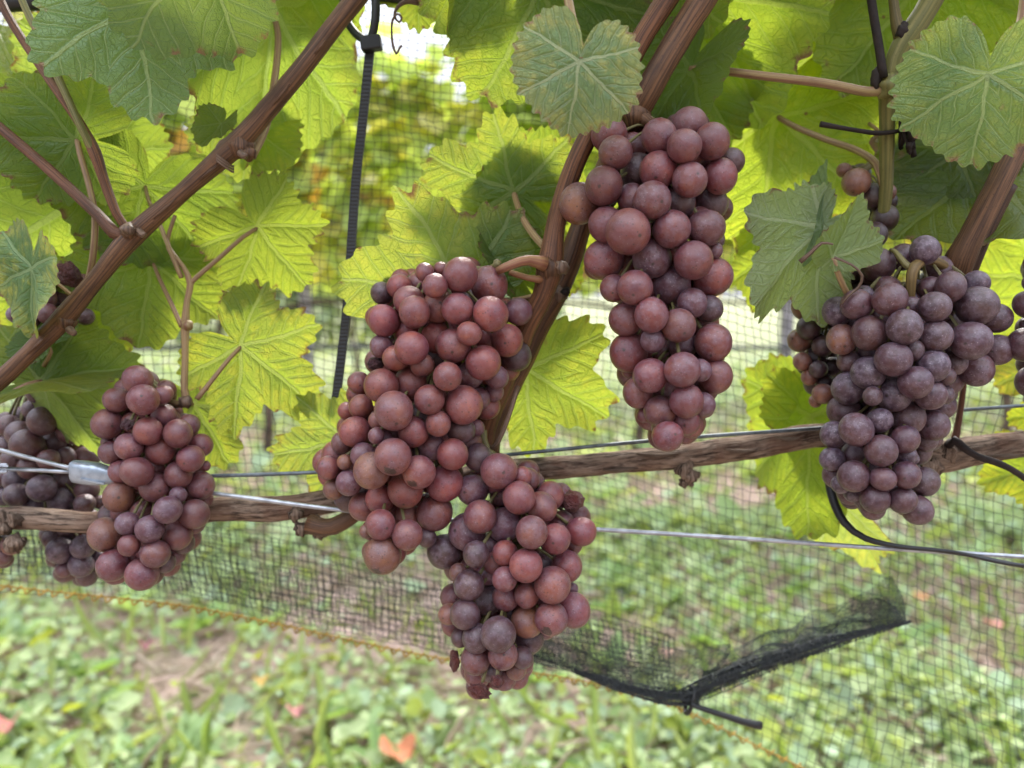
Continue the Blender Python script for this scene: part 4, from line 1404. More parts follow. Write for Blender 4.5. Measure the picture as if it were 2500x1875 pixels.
# --- green shoot, top right
s5 = thing("vine_shoot", V(1910, 430, .335), "green jointed shoot at the upper right with long petioles and dry tendril scraps", "vine shoot", GR)
d5 = .322
cane_part(s5, "cane", [V(1908, 470, .345), V(1914, 400, .340), V(1916, 300, .334), V(1916, 215, .328), V(1918, 190, .324), V(1932, 130, .320), V(1962, 80, .318), V(1995, 30, .316), V(2050, -70, .312)],
          [px(26, d5), px(30, d5), px(32, d5), px(34, d5), px(46, d5), px(38, d5), px(50, d5), px(46, d5), px(48, d5)], "green_cane")
cane_part(s5, "side_stem", [V(1948, 90, .318), V(1938, 55, .318), V(1932, 20, .318), V(1925, -50, .318)], [px(28, d5), px(26, d5), px(20, d5), px(18, d5)], "green_cane", 12).color = (.75, .6, .6, 1)
cane_part(s5, "side_stem", [V(1908, 168, .318), V(1900, 110, .317), V(1890, 50, .316), V(1878, -30, .315)], [px(18, d5), px(18, d5), px(18, d5), px(18, d5)], "dark_stem", 12)
node_part(s5, V(1920, 186, .321), .0058, "green_cane", 21)
node_part(s5, V(1893, 170, .320), .0032, "dark_stem", 22, (.7, .7, 1.6))
node_part(s5, V(1946, 172, .318), .0030, "dark_stem", 23, (1.3, .6, .8))
node_part(s5, V(1950, 68, .316), .0036, "dark_stem", 24, (.8, .7, 1.0))
cane_part(s5, "dead_twig", [V(1772, 268, .330), V(1840, 280, .330), V(1900, 288, .329), V(1945, 282, .330)], [px(13, d5), px(10, d5), px(11, d5), px(9, d5)], "dark_stem", 8)
mb = MB()
for k in range(7):
    a = [V(1955 + random.uniform(-14, 22), 210 + random.uniform(-10, 130), .328 + random.uniform(-.004, .006)) for _ in range(4)]
    mb.tube(a, [.0014, .0011, .0009, .0005], seg=6, step=.003, rough=.2)
mb.build("tendril", M["dark_stem"], s5)
make_leaf(s5, V(1490, 146, .340), V(1368, 330, .334), roll=36, w=.68, lobe=.05, rnd=.5, fold=12, cup=.05, wave=.05, col=(.62, .70, .5), yel=.05, seed=51, pet=[V(1530, 150, .336), V(1640, 163, .328), V(1780, 180, .323), V(1870, 198, .321), V(1905, 195, .322)], petr=.0019)
make_leaf(s5, V(1520, -10, .376), V(1652, 300, .380), roll=5, w=.95, lobe=.10, rnd=.35, cup=.03, wave=.05, col=(.92, .95, .6), yel=.18, seed=52)
make_leaf(s5, V(1496, 150, .384), V(1590, 305, .386), roll=-10, w=.9, lobe=.1, rnd=.3, col=(1.0, 1.0, .75), yel=.2, seed=53)
make_leaf(s5, V(1682, 252, .402), V(1622, 545, .404), roll=0, w=1.0, lobe=.12, rnd=.25, cup=.02, wave=.04, col=(1.15, 1.15, .7), yel=.25, seed=54, pet=[V(1720, 275, .392), V(1780, 300, .375), V(1850, 325, .355), V(1893, 355, .342), V(1908, 400, .340)], petr=.0016)
make_leaf(s5, V(1842, 248, .415), V(1790, 372, .412), roll=0, w=1.1, lobe=.08, rnd=.45, col=(1.05, 1.05, .75), yel=.2, seed=55, pet=[V(1870, 262, .40), V(1900, 285, .36)], petr=.0009)
make_leaf(s5, V(1985, -30, .378), V(1800, 190, .378), roll=5, w=1.0, lobe=.08, rnd=.4, col=(1.05, 1.05, .75), yel=.25, seed=56)
make_leaf(s5, V(1830, -40, .405), V(1780, 140, .405), roll=10, w=.85, lobe=.15, rnd=.2, col=(1.2, 1.2, .75), yel=.25, seed=57)
make_leaf(s5, V(2075, -70, .372), V(2150, 190, .376), roll=-5, w=1.15, lobe=.1, rnd=.3, col=(1.0, 1.03, .7), yel=.2, seed=58)
make_leaf(s5, V(1745, 130, .41), V(1640, 330, .412), roll=-8, w=.9, lobe=.1, rnd=.3, col=(1.1, 1.1, .7), yel=.25, seed=59)
make_leaf(s5, V(1740, -60, .40), V(1700, 60, .40), roll=10, w=.9, lobe=.15, rnd=.2, col=(1.0, 1.0, .7), yel=.2, seed=60)
make_leaf(s5, V(1660, 545, .412), V(1640, 690, .412), roll=-12, w=.7, lobe=.1, rnd=.3, col=(1.1, 1.1, .7), yel=.25, seed=61)

# --- right cane
s6 = thing("vine_shoot", V(2040, 600, .335), "brown cane at the right edge rising from behind the right bunch", "vine shoot", GR)
cane_part(s6, "cane", [V(2030, 720, .368), V(2045, 630, .345), V(2068, 572, .333), V(2100, 510, .328), V(2135, 440, .326), V(2170, 370, .325), V(2210, 290, .325), V(2260, 190, .326)],
          [px(50, .33), px(56, .33), px(64, .33), px(52, .33), px(50, .33), px(50, .33), px(50, .33), px(50, .33)])
cane_part(s6, "cane", [V(2075, 640, .350), V(2095, 580, .345), V(2130, 500, .342), V(2180, 400, .34)], [px(34, .33), px(36, .33), px(34, .33), px(34, .33)]).color = (.55, .5, .5, 1)
cane_part(s6, "bunch_stalk", [V(2052, 588, .330), V(2030, 570, .322), V(2000, 562, .316), V(1975, 578, .312), V(1968, 610, .312), V(1966, 665, .316)], [px(30, .33), px(22, .32), px(20, .32), px(24, .32), px(20, .32), px(18, .32)], "stalk", 12).color = (1.0, .75, .65, 1)
cane_part(s6, "bunch_stalk", [V(1975, 585, .313), V(1955, 570, .314), V(1935, 545, .318), V(1925, 540, .322)], [px(16, .32), px(15, .32), px(11, .32), px(9, .32)], "stalk", 10)
cane_part(s6, "side_stem", [V(2082, 760, .372), V(2082, 820, .372), V(2074, 890, .372), V(2062, 955, .370)], [px(11, .37), px(12, .37), px(13, .37), px(16, .37)], "cane", 10).color = (1.2, .9, .95, 1)
make_leaf(s6, V(2132, 160, .284), V(2098, 372, .290), roll=-4, w=1.05, lobe=.02, rnd=.8, cup=-.05, wave=.04, thick=36, col=(1.1, 1.1, 1.15), yel=.22, seed=71, pet=[V(2160, 130, .292), V(2200, 60, .305), V(2215, -40, .31)], petr=.0014, label="broad dull green leaf with an open notch")
make_leaf(s6, V(1800, 556, .305), V(1862, 412, .310), roll=-20, w=.62, lobe=.10, rnd=.3, trim=.32, fold=26, cup=.05, wave=.05, back=True, col=(1.15, 1.2, 1.0), yel=.1, thick=4, seed=72, pet=[V(1808, 585, .306), V(1822, 618, .310), V(1838, 648, .316)], petr=.0012)
make_leaf(s6, V(1772, 492, .335), V(1592, 668, .326), roll=-22, trim=.6, w=.78, lobe=.20, rnd=.05, teeth=1.6, cup=-.05, wave=.07, back=True, col=(1.2, 1.2, 1.3), yel=.05, thick=4, seed=73, label="pale grey green leaf underside beside the long bunch")
make_leaf(s6, V(1772, 492, .332), V(1788, 346, .336), roll=28, w=.42, lobe=.06, rnd=.5, fold=22, cup=.06, wave=.05, back=True, col=(.8, .9, .9), yel=.05, thick=4, seed=74)
make_leaf(s6, V(2148, 352, .372), V(1905, 530, .352), roll=22, w=.80, lobe=.05, rnd=.45, fold=10, cup=.06, wave=.04, col=(.62, .62, .42), yel=.18, seed=75)
make_leaf(s6, V(2070, 320, .372), V(1935, 440, .366), roll=15, w=.95, lobe=.08, rnd=.4, col=(.55, .55, .35), yel=.3, seed=76)
make_leaf(s6, V(2240, 600, .415), V(2080, 590, .412), roll=0, w=1.15, lobe=.1, rnd=.3, col=(1.15, 1.15, .7), yel=.25, seed=77)
make_leaf(s6, V(2230, 380, .40), V(2150, 500, .40), roll=0, w=1.1, lobe=.12, rnd=.2, col=(.85, .9, .7), yel=.15, seed=78)
make_leaf(s6, V(1752, 900, .402), V(1745, 1165, .406), roll=26, w=.80, lobe=.14, rnd=.2, cup=.03, wave=.08, col=(.95, 1.0, .7), yel=.22, seed=79, pet=[V(1780, 890, .40), V(1830, 880, .39), V(1900, 880, .38)])
make_leaf(s6, V(1760, 905, .408), V(1650, 800, .406), roll=-10, w=.72, lobe=.1, rnd=.4, col=(1.0, 1.0, .7), yel=.3, seed=80)
make_leaf(s6, V(1812, 1078, .420), V(1898, 1235, .424), roll=48, w=.75, lobe=.12, rnd=.1, cup=.03, wave=.06, fold=18, col=(1.0, .98, 1.3), yel=.35, seed=81)
make_leaf(s6, V(2250, 1000, .42), V(2125, 1040, .42), roll=0, w=.9, lobe=.12, rnd=.2, col=(1.1, 1.1, .6), yel=.6, seed=82)
make_leaf(s6, V(2270, 780, .41), V(2150, 830, .41), roll=10, w=.9, lobe=.12, rnd=.2, col=(1.05, .95, .6), yel=.8, seed=83)
make_leaf(s6, V(2270, 890, .42), V(2178, 905, .42), roll=0, w=.9, lobe=.12, rnd=.2, col=(1.1, 1.1, .6), yel=.5, seed=84)
cane_part(s6, "tendril", [V(1728, 566, .312), V(1752, 545, .310), V(1775, 525, .308), V(1800, 528, .306)], [px(11, .31), px(9, .31), px(7, .31), px(4, .31)], "tendril", 8)
cane_part(s6, "tendril", [V(1802, 556, .303), V(1840, 572, .302), V(1862, 595, .303), V(1855, 620, .305), V(1832, 640, .306), V(1815, 660, .308)], [px(6, .31), px(5, .31), px(6, .31), px(6, .31), px(5, .31), px(3, .31)], "tendril", 8)

# above the frame the shoots carry an unseen canopy, added for its shade
crq = random.Random(77)
for sh, st_, x1, k in ((s1, V(860, -130, d1), .02, 14), (s1, V(-20, -50, d1), -.30, 13), (s3, V(1500, -90, .315), .16, 11), (s4, V(1570, -90, .312), .20, 11), (s5, V(2050, -70, .312), .32, 9), (s6, V(2260, 190, .326), .46, 8)):
    en_ = Vector((x1, .42, 2.0))
    ln = [st_, st_.lerp(en_, .3), st_.lerp(en_, .6) + Vector((.01, 0, 0)), en_]
    cane_part(sh, "cane", ln, [.0042, .0038, .0033, .0022], seg=10)
    ln[0] = st_.lerp(en_, .12)
    for i in range(k):
        t = (i + .5) / k
        o_ = ln[0].lerp(ln[3], t)
        an = crq.uniform(0, 6.28)
        b = o_ + Vector((math.cos(an) * crq.uniform(.03, .12), math.sin(an) * crq.uniform(.02, .10), crq.uniform(0, .04)))
        tp = b + Vector((math.cos(an) * .085, math.sin(an) * .085, crq.uniform(-.07, -.02))) * crq.uniform(.8, 1.25)
        make_leaf(sh, b, tp, roll=crq.uniform(-25, 25), lobe=.1, rnd=.35, yel=.15, seed=500 + i, cheap=True, toward=(crq.uniform(-.4, .4), crq.uniform(-.9, .1), 1),
                  pet=[b.lerp(o_, .5) + Vector((0, 0, .012)), o_], petr=.0012)

# curl tendril hanging from the hose, top middle
tl = thing("vine_tendril", V(858, 10, .352), "thin dark curled tendril dangling against the white sky", "tendril")
pts = [V(905, 5, .352), V(880, 2, .352), V(860, 14, .352), V(852, 34, .352), V(862, 48, .351), V(868, 38, .350), V(858, 30, .350), V(848, 44, .351), V(846, 70, .352), V(849, 98, .352), V(856, 116, .352), V(862, 106, .352), V(868, 98, .352)]
MB().tube(pts, [.0016, .0014, .0009, .0006, .0005, .0005, .0005, .0006, .0006, .0006, .0006, .0005, .0005], seg=7, step=.0015).build("stem", M["tendril"], tl)

# ------------------------------------------------------------------ grapes
def berry_mesh(name, mat, seed, elong=1.0, wrinkle=0.0, flat=1.0):
    q = random.Random(seed)
    nu, nv = (28, 20) if not wrinkle else (40, 28)
    verts, faces = [], []
    ph = [q.uniform(0, 6.28) for _ in range(8)]
    for i in range(nv + 1):
        thv = math.pi * i / nv
        if i in (0, nv):
            cnt = 1
        else:
            cnt = nu
        for jv in range(cnt):
            a = 2 * math.pi * jv / nu
            d = Vector((math.sin(thv) * math.cos(a), math.sin(thv) * math.sin(a), math.cos(thv)))
            k = 1 + .012 * math.sin(2 * d.x + ph[0]) + .012 * math.sin(3 * d.y + ph[1])
            if wrinkle:
                f1 = abs(math.sin(3.2 * d.x + 2 * d.z + ph[2])) + .7 * abs(math.sin(4.1 * d.y - 2.5 * d.x + ph[3])) + .4 * abs(math.sin(8 * d.z + 5 * d.y + ph[4]))
                k *= 1 - wrinkle * (f1 - .8)
            if thv < .16:
                k *= 1 - .015 * (1 - thv / .16)
            verts.append((d.x * k, d.y * k * flat, d.z * k * elong))
    def vi(i, jv):
        if i == 0:
            return 0
        if i == nv:
            return 1 + (nv - 1) * nu
        return 1 + (i - 1) * nu + jv % nu
    for i in range(nv):
        for jv in range(nu):
            if i == 0:
                faces.append((0, vi(1, jv), vi(1, jv + 1)))
            elif i == nv - 1:
                faces.append((vi(i, jv), vi(nv, 0), vi(i, jv + 1)))
            else:
                faces.append((vi(i, jv), vi(i + 1, jv), vi(i + 1, jv + 1), vi(i, jv + 1)))
    me = bpy.data.meshes.new(name)
    me.from_pydata(verts, [], faces)
    me.polygons.foreach_set("use_smooth", [True] * len(me.polygons))
    me.materials.append(mat)
    me.update()
    return me


BM = [berry_mesh("grape", M["grape"], 1, 1.0), berry_mesh("grape", M["grape"], 2, 1.04), berry_mesh("grape", M["grape"], 3, .97)]
DM = [berry_mesh("dried_grape", M["dried"], 4, 1.0, .20, .8), berry_mesh("dried_grape", M["dried"], 5, 1.1, .26, .6), berry_mesh("dried_grape", M["dried"], 6, .95, .13, .85)]


def Z(lst, ox, oy, s):
    out = []
    for e in lst:
        x, y, r = e[:3]
        out.append((ox + x * s, oy + y * s, r * s, e[3] if len(e) > 3 else ""))
    return out


def hit(p, r, placed, k):
    for (c, rc) in placed:
        dd = p - c
        lim = (r + rc) * k
        if dd.length_squared < lim * lim:
            return True
    return False


def bunch(label, berries, d0, thick, skin, bloom, seed, stalk, back_fill=1.5, group="grape bunches of the front vine row", tight=.92, jit=.13):
    """berries: (x, y, r, tag) in photo pixels, nearest first. Each keeps its line of sight and goes
    back along it until it clears the berries in front; then a rear side is filled in."""
    q = random.Random(seed)
    xs = sorted(b[0] for b in berries)
    ys = [b[1] for b in berries]
    y0, y1 = min(ys), max(ys)
    # bunch axis and half width by height
    def axis(y):
        wsum = xsum = 0
        for b in berries:
            wgt = math.exp(-((b[1] - y) / 70) ** 2)
            wsum += wgt
            xsum += wgt * b[0]
        return xsum / wsum
    def halfw(y):
        a = axis(y)
        return max(45, max((abs(b[0] - a) + b[2] * .4) * math.exp(-((b[1] - y) / 90) ** 2) for b in berries))
    placed, info = [], []
    cover = [(b[0], b[1], b[2]) for b in berries]
    for (x, y, r, tag) in berries:
        a, hw = axis(y), halfw(y)
        o = min(.97, abs(x - a) / hw)
        d = d0 + thick * (1 - math.sqrt(1 - o * o)) + q.uniform(0, .003)
        if 'f' in tag:
            d -= .004
        if 'k' in tag:
            d += .012
        for _ in range(70):
            p = P(x, y, d)
            rr = r / F * d
            if not hit(p, rr, placed, tight):
                break
            d += .0012
        placed.append((p, rr))
        info.append((p, rr, tag))
    # berries glimpsed in the gaps between the listed ones
    mr = sum(b[2] for b in berries) / len(berries)
    for _ in range(2600):
        b0, b1 = q.choice(berries), q.choice(berries)
        dd = math.hypot(b0[0] - b1[0], b0[1] - b1[1])
        if b0 is b1 or dd > 3.6 * mr:
            continue
        t = q.uniform(.35, .65)
        x, y = b0[0] * (1 - t) + b1[0] * t, b0[1] * (1 - t) + b1[1] * t
        if any((x - b[0]) ** 2 + (y - b[1]) ** 2 < (b[2] * 1.0) ** 2 for b in cover):
            continue
        d = d0 + thick * .95
        r = mr * q.uniform(.92, 1.05)
        for _ in range(90):
            p = P(x, y, d)
            rr = r / F * d
            if not hit(p, rr, placed, .90):
                break
            d += .0012
        placed.append((p, rr))
        info.append((p, rr, q.choice(["d", "", "", "g"])))
        cover.append((x, y, r))
    # rear half
    mean_r = sum(i[1] for i in info) / len(info)
    axd = d0 + thick
    n_vis = len(info)
    want = int(n_vis * back_fill)
    tries = 0
    while want and tries < 6000:
        tries += 1
        y = q.uniform(y0, y1)
        a, hw = axis(y), halfw(y)
        u = q.uniform(-.80, .80)
        x = a + u * hw
        dep = axd + thick * math.sqrt(max(0, 1 - u * u)) * q.uniform(-.35, 1.0)
        p = P(x, y, dep)
        rr = mean_r * q.uniform(.8, 1.05)
        # must stay inside the silhouette seen in the photograph
        ok = any((x - b[0]) ** 2 + (y - b[1]) ** 2 < (b[2] * .72) ** 2 for b in berries)
        if ok and not hit(p, rr, placed, .80):
            placed.append((p, rr))
            info.append((p, rr, "r"))
            want -= 1
    root = thing("grape_bunch", P(axis(y0), y0, axd), label, "grapes", group)
    ro = Vector(root.location)
    for (p, rr, tag) in info:
        dry = 's' in tag
        me = q.choice(DM if dry else BM)
        g = link(bpy.data.objects.new("dried_grape" if dry else "grape", me))
        g.parent = root
        g.location = p - ro
        g.scale = (rr * q.uniform(.96, 1.03), rr * q.uniform(.96, 1.03), rr * q.uniform(.98, 1.06))
        if dry and 'l' in tag:
            g.scale = (rr * .75, rr * .6, rr * 1.35)
        tocam = (CAM - p).normalized()
        out = Vector((q.gauss(0, .7), q.gauss(0, .7), q.gauss(-.55, .5)))
        if 'b' in tag:
            out = tocam + Vector((q.uniform(-.55, -.1), 0, -.95))
            g.pass_index = 1
        elif q.random() < .35:
            out = tocam * .9 + Vector((q.gauss(0, .45), 0, q.gauss(-.3, .4)))
        g.rotation_euler = out.to_track_quat('Z', 'Y').to_euler()
        if dry and 'l' in tag:
            g.rotation_euler = (0, q.uniform(-.2, .2), q.uniform(0, 3))
        c = np.array(skin) * np.exp(np.array([q.gauss(0, jit), q.gauss(0, jit * .9), q.gauss(0, jit * .8)]) * .55) * math.exp(q.gauss(-.36, jit * .8))
        b = bloom * q.uniform(.6, 1.35)
        if 'o' in tag:
            c = np.array((.16, .060, .036)) * q.uniform(.85, 1.15)
        if 'p' in tag:
            c = np.array(skin) * np.array((.50, .62, .86)) * q.uniform(.85, 1.1)
            b = bloom * 1.35 + .08
        if 'd' in tag:
            c = np.array((.055, .022, .024)) * q.uniform(.85, 1.15)
        if dry:
            c = np.array((.10, .022, .017)) * q.uniform(.7, 1.1) if 'd' not in tag else np.array((.055, .016, .02))
            b *= .3
        if dry:
            g["label"] = "shrivelled red brown grape" if 'd' not in tag else "dark shrivelled grape"
        elif 'b' in tag:
            g["label"] = "grape with a black rotten spot"
        g.color = (float(c[0]), float(c[1]), float(c[2]), min(1.0, b))
    # stalk: rachis down the middle with a pedicel to every berry
    mb = MB()
    line = [P(axis(y0 + (y1 - y0) * t), y0 + (y1 - y0) * t, axd) for t in (0.0, .2, .4, .6, .8, .97)]
    mb.tube([Vector(s) for s in stalk] + line, [.0017] * len(stalk) + [.0020, .0019, .0017, .0014, .0011, .0007], seg=8, step=.004, rough=.08)
    for (p, rr, tag) in info:
        t = min(range(len(line)), key=lambda k: (line[k] - p).length + (.0 if line[k].z > p.z - .003 else .01))
        aim = line[t].lerp(line[max(0, t - 1)], .4)
        mb.tube([aim, aim.lerp(p, .5) + Vector((0, 0, .002)), p + (aim - p).normalized() * rr * .85], [.0008, .0006, .0008], seg=5, step=.006)
    mb.build("stalk", M["stalk"], root)
    return root


A_ = Z([(855, 1395, 246, "f"), (1117, 1055, 210), (592, 905, 213), (718, 545, 187), (1460, 475, 187), (1520, 835, 190), (1330, 1370, 205), (1850, 800, 190),
        (1180, 735, 210), (652, 350, 200), (1760, 420, 200), (1190, 370, 200), (1700, 1360, 200), (330, 1095, 225, "o"), (620, 1320, 195), (1515, 250, 190), (1960, 640, 152, "d"),
        (1400, 1080, 180, "d"), (1750, 1090, 185, "d"), (900, 1040, 165), (961, 740, 190, "d"), (900, 480, 155), (1790, 1480, 110, "d"), (1790, 1600, 90, "p")], 1340, 250, 500 / 2212) + \
    Z([(1172, 118, 160), (835, 100, 158, "p"), (448, 110, 165), (697, 338, 144), (830, 562, 137), (995, 320, 158, "p"), (1325, 250, 165), (1050, 645, 143), (1080, 1005, 145), (820, 1052, 145), (1330, 785, 157),
       (1345, 1060, 143), (620, 595, 137), (645, 865, 163), (1115, 1255, 143), (900, 1340, 131), (720, 1190, 126), (1115, 1430, 108), (960, 1545, 125), (840, 765, 103, "p"), (1160, 465, 122, "p"), (1300, 510, 112, "d"),
       (525, 345, 115), (1085, 800, 122, "p"), (1225, 1010, 95, "p"), (1250, 1285, 100, "p"), (1260, 1310, 85), (770, 1370, 64), (390, 180, 98, "o"), (650, 1020, 60)], 1340, 600, 500 / 1659)
bunch("long narrow rose wine bunch hanging alone right of the middle canes", A_, .292, .030, (.178, .046, .045), .28, 21, [P(1560, 275, .322), P(1600, 300, .322)])

B_ = Z([(1368, 375, 128), (1173, 308, 117), (1377, 572, 118, "f"), (1155, 537, 112), (1232, 703, 83, "f"), (1326, 900, 118), (1122, 785, 118), (1487, 750, 110), (842, 800, 117, "f"), (915, 915, 81, "f"), (1085, 992, 103, "f"),
        (862, 558, 108), (655, 617, 110), (722, 1225, 135, "f"), (855, 1365, 108, "f"), (963, 1148, 102), (1193, 1185, 133), (638, 1055, 118), (835, 1035, 113), (825, 480, 100), (1022, 520, 108), (1000, 380, 85), (760, 385, 85),
        (890, 370, 80), (1565, 555, 95, "p"), (1540, 850, 108, "d"), (640, 430, 77, "d"), (930, 290, 65), (1040, 270, 52), (735, 870, 90), (800, 690, 90), (1010, 730, 105), (1240, 980, 98, "p"), (1420, 1000, 80, "p"), (1400, 1100, 65, "p"),
        (1022, 1310, 88), (1175, 1360, 95, "d"), (1290, 1140, 80, "p"), (1280, 1340, 60, "p"), (485, 1035, 76, "k"), (500, 1195, 78, "k"), (405, 1225, 62, "k"), (460, 1365, 105, "k"), (375, 1440, 78, "k"), (620, 1290, 68),
        (640, 790, 82, "p"), (600, 905, 62, "sd"), (1290, 1540, 95, "d")], 700, 560, 800 / 2212) + \
    Z([(750, 435, 172, "bf"), (990, 573, 158, "bf"), (1228, 680, 172), (555, 560, 168, "o"), (1135, 950, 165), (865, 740, 168), (635, 1060, 140), (655, 1340, 178, "ob"), (885, 1155, 140), (630, 820, 135),
       (480, 890, 135), (892, 975, 120), (345, 675, 125, "pk"), (155, 535, 110, "k"), (305, 485, 72, "ok"), (205, 730, 100, "ok"), (480, 420, 118, "p"), (1300, 410, 145), (1110, 345, 125, "p"), (505, 1120, 65, "o"), (1060, 1180, 92, "d"),
       (600, 240, 78, "p"), (670, 260, 85, "p"), (745, 235, 78, "p")], 760, 1000, 400 / 1508)
bunch("big shouldered amber rose bunch at the centre, partly freckled and spotted", B_, .300, .034, (.230, .058, .052), .22, 22, [P(1215, 640, .315), P(1190, 660, .322)])

C_ = Z([(810, 128, 115), (938, 293, 105), (695, 412, 105, "f"), (1015, 510, 101, "f"), (980, 715, 106, "f"), (1147, 838, 117, "f"), (1160, 550, 97), (1137, 1045, 105, "b"), (985, 1065, 102, "o"), (1235, 720, 100), (1275, 995, 108),
        (850, 640, 80), (848, 800, 80), (985, 900, 82), (855, 915, 85), (845, 460, 108, "p"), (1075, 355, 97), (1325, 505, 95), (1205, 460, 85), (1130, 280, 90), (1270, 315, 80, "s"), (615, 505, 116, "p"), (647, 245, 98, "p"),
        (470, 630, 110, "dp"), (540, 590, 88, "p"), (668, 645, 82, "d"), (625, 840, 97, "d"), (745, 930, 90, "d"), (690, 960, 82, "d"), (600, 1020, 92, "d"), (808, 1145, 110, "d"), (670, 1170, 90, "d"), (835, 1275, 93), (665, 1305, 91),
        (572, 1165, 62, "d"), (500, 1020, 68, "o"), (1000, 1180, 88, "d"), (960, 1290, 68, "d"), (760, 1375, 68, "d"), (922, 1370, 62, "o"), (785, 700, 75), (745, 770, 68, "p"), (560, 760, 58, "o"), (958, 160, 62), (1275, 585, 60),
        (1268, 860, 38, "p"), (885, 1010, 68, "d"), (535, 1310, 56, "sl"), (690, 1500, 72, "s"), (800, 1440, 48, "s"), (760, 590, 65, "p")], 900, 1100, 800 / 2042)
bunch("lower centre bunch tapering to dried red berries, under the shouldered bunch", C_, .306, .028, (.198, .051, .052), .28, 23, [P(1180, 1050, .335), P(1190, 1100, .335)])

D_ = Z([(1790, 690, 176, "f"), (1730, 1003, 176, "f"), (1135, 878, 160, "f"), (820, 933, 158), (1005, 632, 152), (705, 675, 143), (1405, 700, 140), (1037, 1167, 158, "f"), (1232, 1378, 150, "f"), (1415, 960, 145), (1392, 1230, 143, "p"),
        (808, 1290, 152, "p"), (570, 990, 138, "o"), (1548, 518, 135), (1775, 1260, 155), (1365, 530, 108), (1780, 485, 115, "p"), (1960, 800, 130, "d"), (1975, 1085, 135), (895, 320, 148, "k"), (1320, 190, 128, "pk"), (1040, 1490, 152, "p"),
        (1370, 1490, 133), (630, 1430, 148, "p"), (1205, 690, 85), (765, 590, 85, "p"), (530, 740, 133, "p"), (1212, 1090, 98, "d"), (635, 1190, 105, "d"), (1500, 1490, 84, "d"), (1590, 1200, 108, "d"), (800, 1090, 98, "p"), (850, 1500, 88, "d"),
        (1500, 1320, 85, "d")], 1900, 560, 600 / 2212) + \
    Z([(700, 697, 150), (925, 885, 148), (1170, 590, 150), (590, 525, 150), (1140, 785, 128), (680, 1115, 143), (940, 1140, 110), (1150, 1105, 128), (1315, 1165, 130), (870, 1320, 129), (1120, 1330, 125), (1255, 1420, 134), (1400, 655, 140),
       (915, 615, 112, "p"), (485, 960, 112, "p"), (495, 740, 115, "p"), (675, 920, 107), (1150, 930, 92, "p"), (560, 1190, 84, "p"), (670, 1270, 80, "p"), (1205, 960, 60, "p"), (1330, 800, 98, "d")], 1900, 860, 600 / 2212)
bunch("dusty violet bunch at the right in front of the bark covered cordon", D_, .300, .030, (.082, .027, .034), .36, 24, [P(2225, 740, .316), P(2222, 760, .33)])

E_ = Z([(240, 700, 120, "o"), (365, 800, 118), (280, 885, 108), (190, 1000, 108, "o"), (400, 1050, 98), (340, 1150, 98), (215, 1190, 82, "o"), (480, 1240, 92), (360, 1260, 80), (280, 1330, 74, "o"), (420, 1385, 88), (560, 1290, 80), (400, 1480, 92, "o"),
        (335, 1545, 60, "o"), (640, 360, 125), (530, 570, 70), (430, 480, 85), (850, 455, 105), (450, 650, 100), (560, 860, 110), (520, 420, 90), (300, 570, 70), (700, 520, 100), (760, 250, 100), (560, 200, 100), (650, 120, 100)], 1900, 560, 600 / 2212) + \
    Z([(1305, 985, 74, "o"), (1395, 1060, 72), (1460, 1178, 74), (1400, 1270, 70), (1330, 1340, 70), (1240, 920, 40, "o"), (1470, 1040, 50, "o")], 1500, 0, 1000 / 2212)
bunch("shaded dark bunch behind the violet right bunch, amber where light passes through", E_, .340, .022, (.045, .018, .017), .16, 25, [P(2160, 400, .36)], back_fill=.4)  # shade and passing light are put into these skin colours

F_ = Z([(2260, 680, 130), (2235, 1040, 152), (2295, 1370, 145), (2290, 480, 85), (2290, 310, 85, "d"), (2250, 860, 85, "d"), (2420, 520, 140), (2450, 800, 140), (2480, 1120, 140), (2500, 1420, 130), (2400, 1640, 120), (2560, 1700, 110)], 1900, 560, 600 / 2212)
bunch("bunch cut off by the right edge, only a few purple berries showing", F_, .310, .026, (.085, .028, .036), .32, 26, [P(2560, 600, .33)], back_fill=.5)

G_ = Z([(467, 293, 107, "f"), (432, 158, 96), (290, 295, 88), (603, 258, 64), (225, 455, 103), (500, 505, 97), (703, 522, 98), (370, 610, 94), (592, 633, 101, "f"), (788, 690, 91), (425, 780, 102, "f"), (705, 800, 93), (550, 885, 102), (305, 945, 106, "o"),
        (437, 1012, 94, "o"), (635, 1037, 92, "p"), (855, 870, 96), (815, 1065, 100), (512, 1167, 96, "p"), (700, 1205, 97), (205, 1205, 110, "o"), (372, 1275, 73), (552, 1335, 93), (265, 1410, 107), (462, 1470, 111), (610, 400, 85), (775, 465, 75),
        (860, 600, 80), (250, 650, 78), (310, 780, 75), (360, 1130, 78, "p"), (740, 1260, 75, "d"), (620, 1390, 70, "d"), (705, 935, 56, "p"), (570, 750, 65), (890, 740, 35), (450, 580, 70), (365, 460, 50, "sd"), (235, 580, 50), (880, 960, 60)], 180, 870, 400 / 1106)
bunch("rose brown bunch at the left, in front of the joined wires", G_, .326, .026, (.172, .045, .046), .22, 27, [P(455, 985, .352), P(400, 985, .355)])

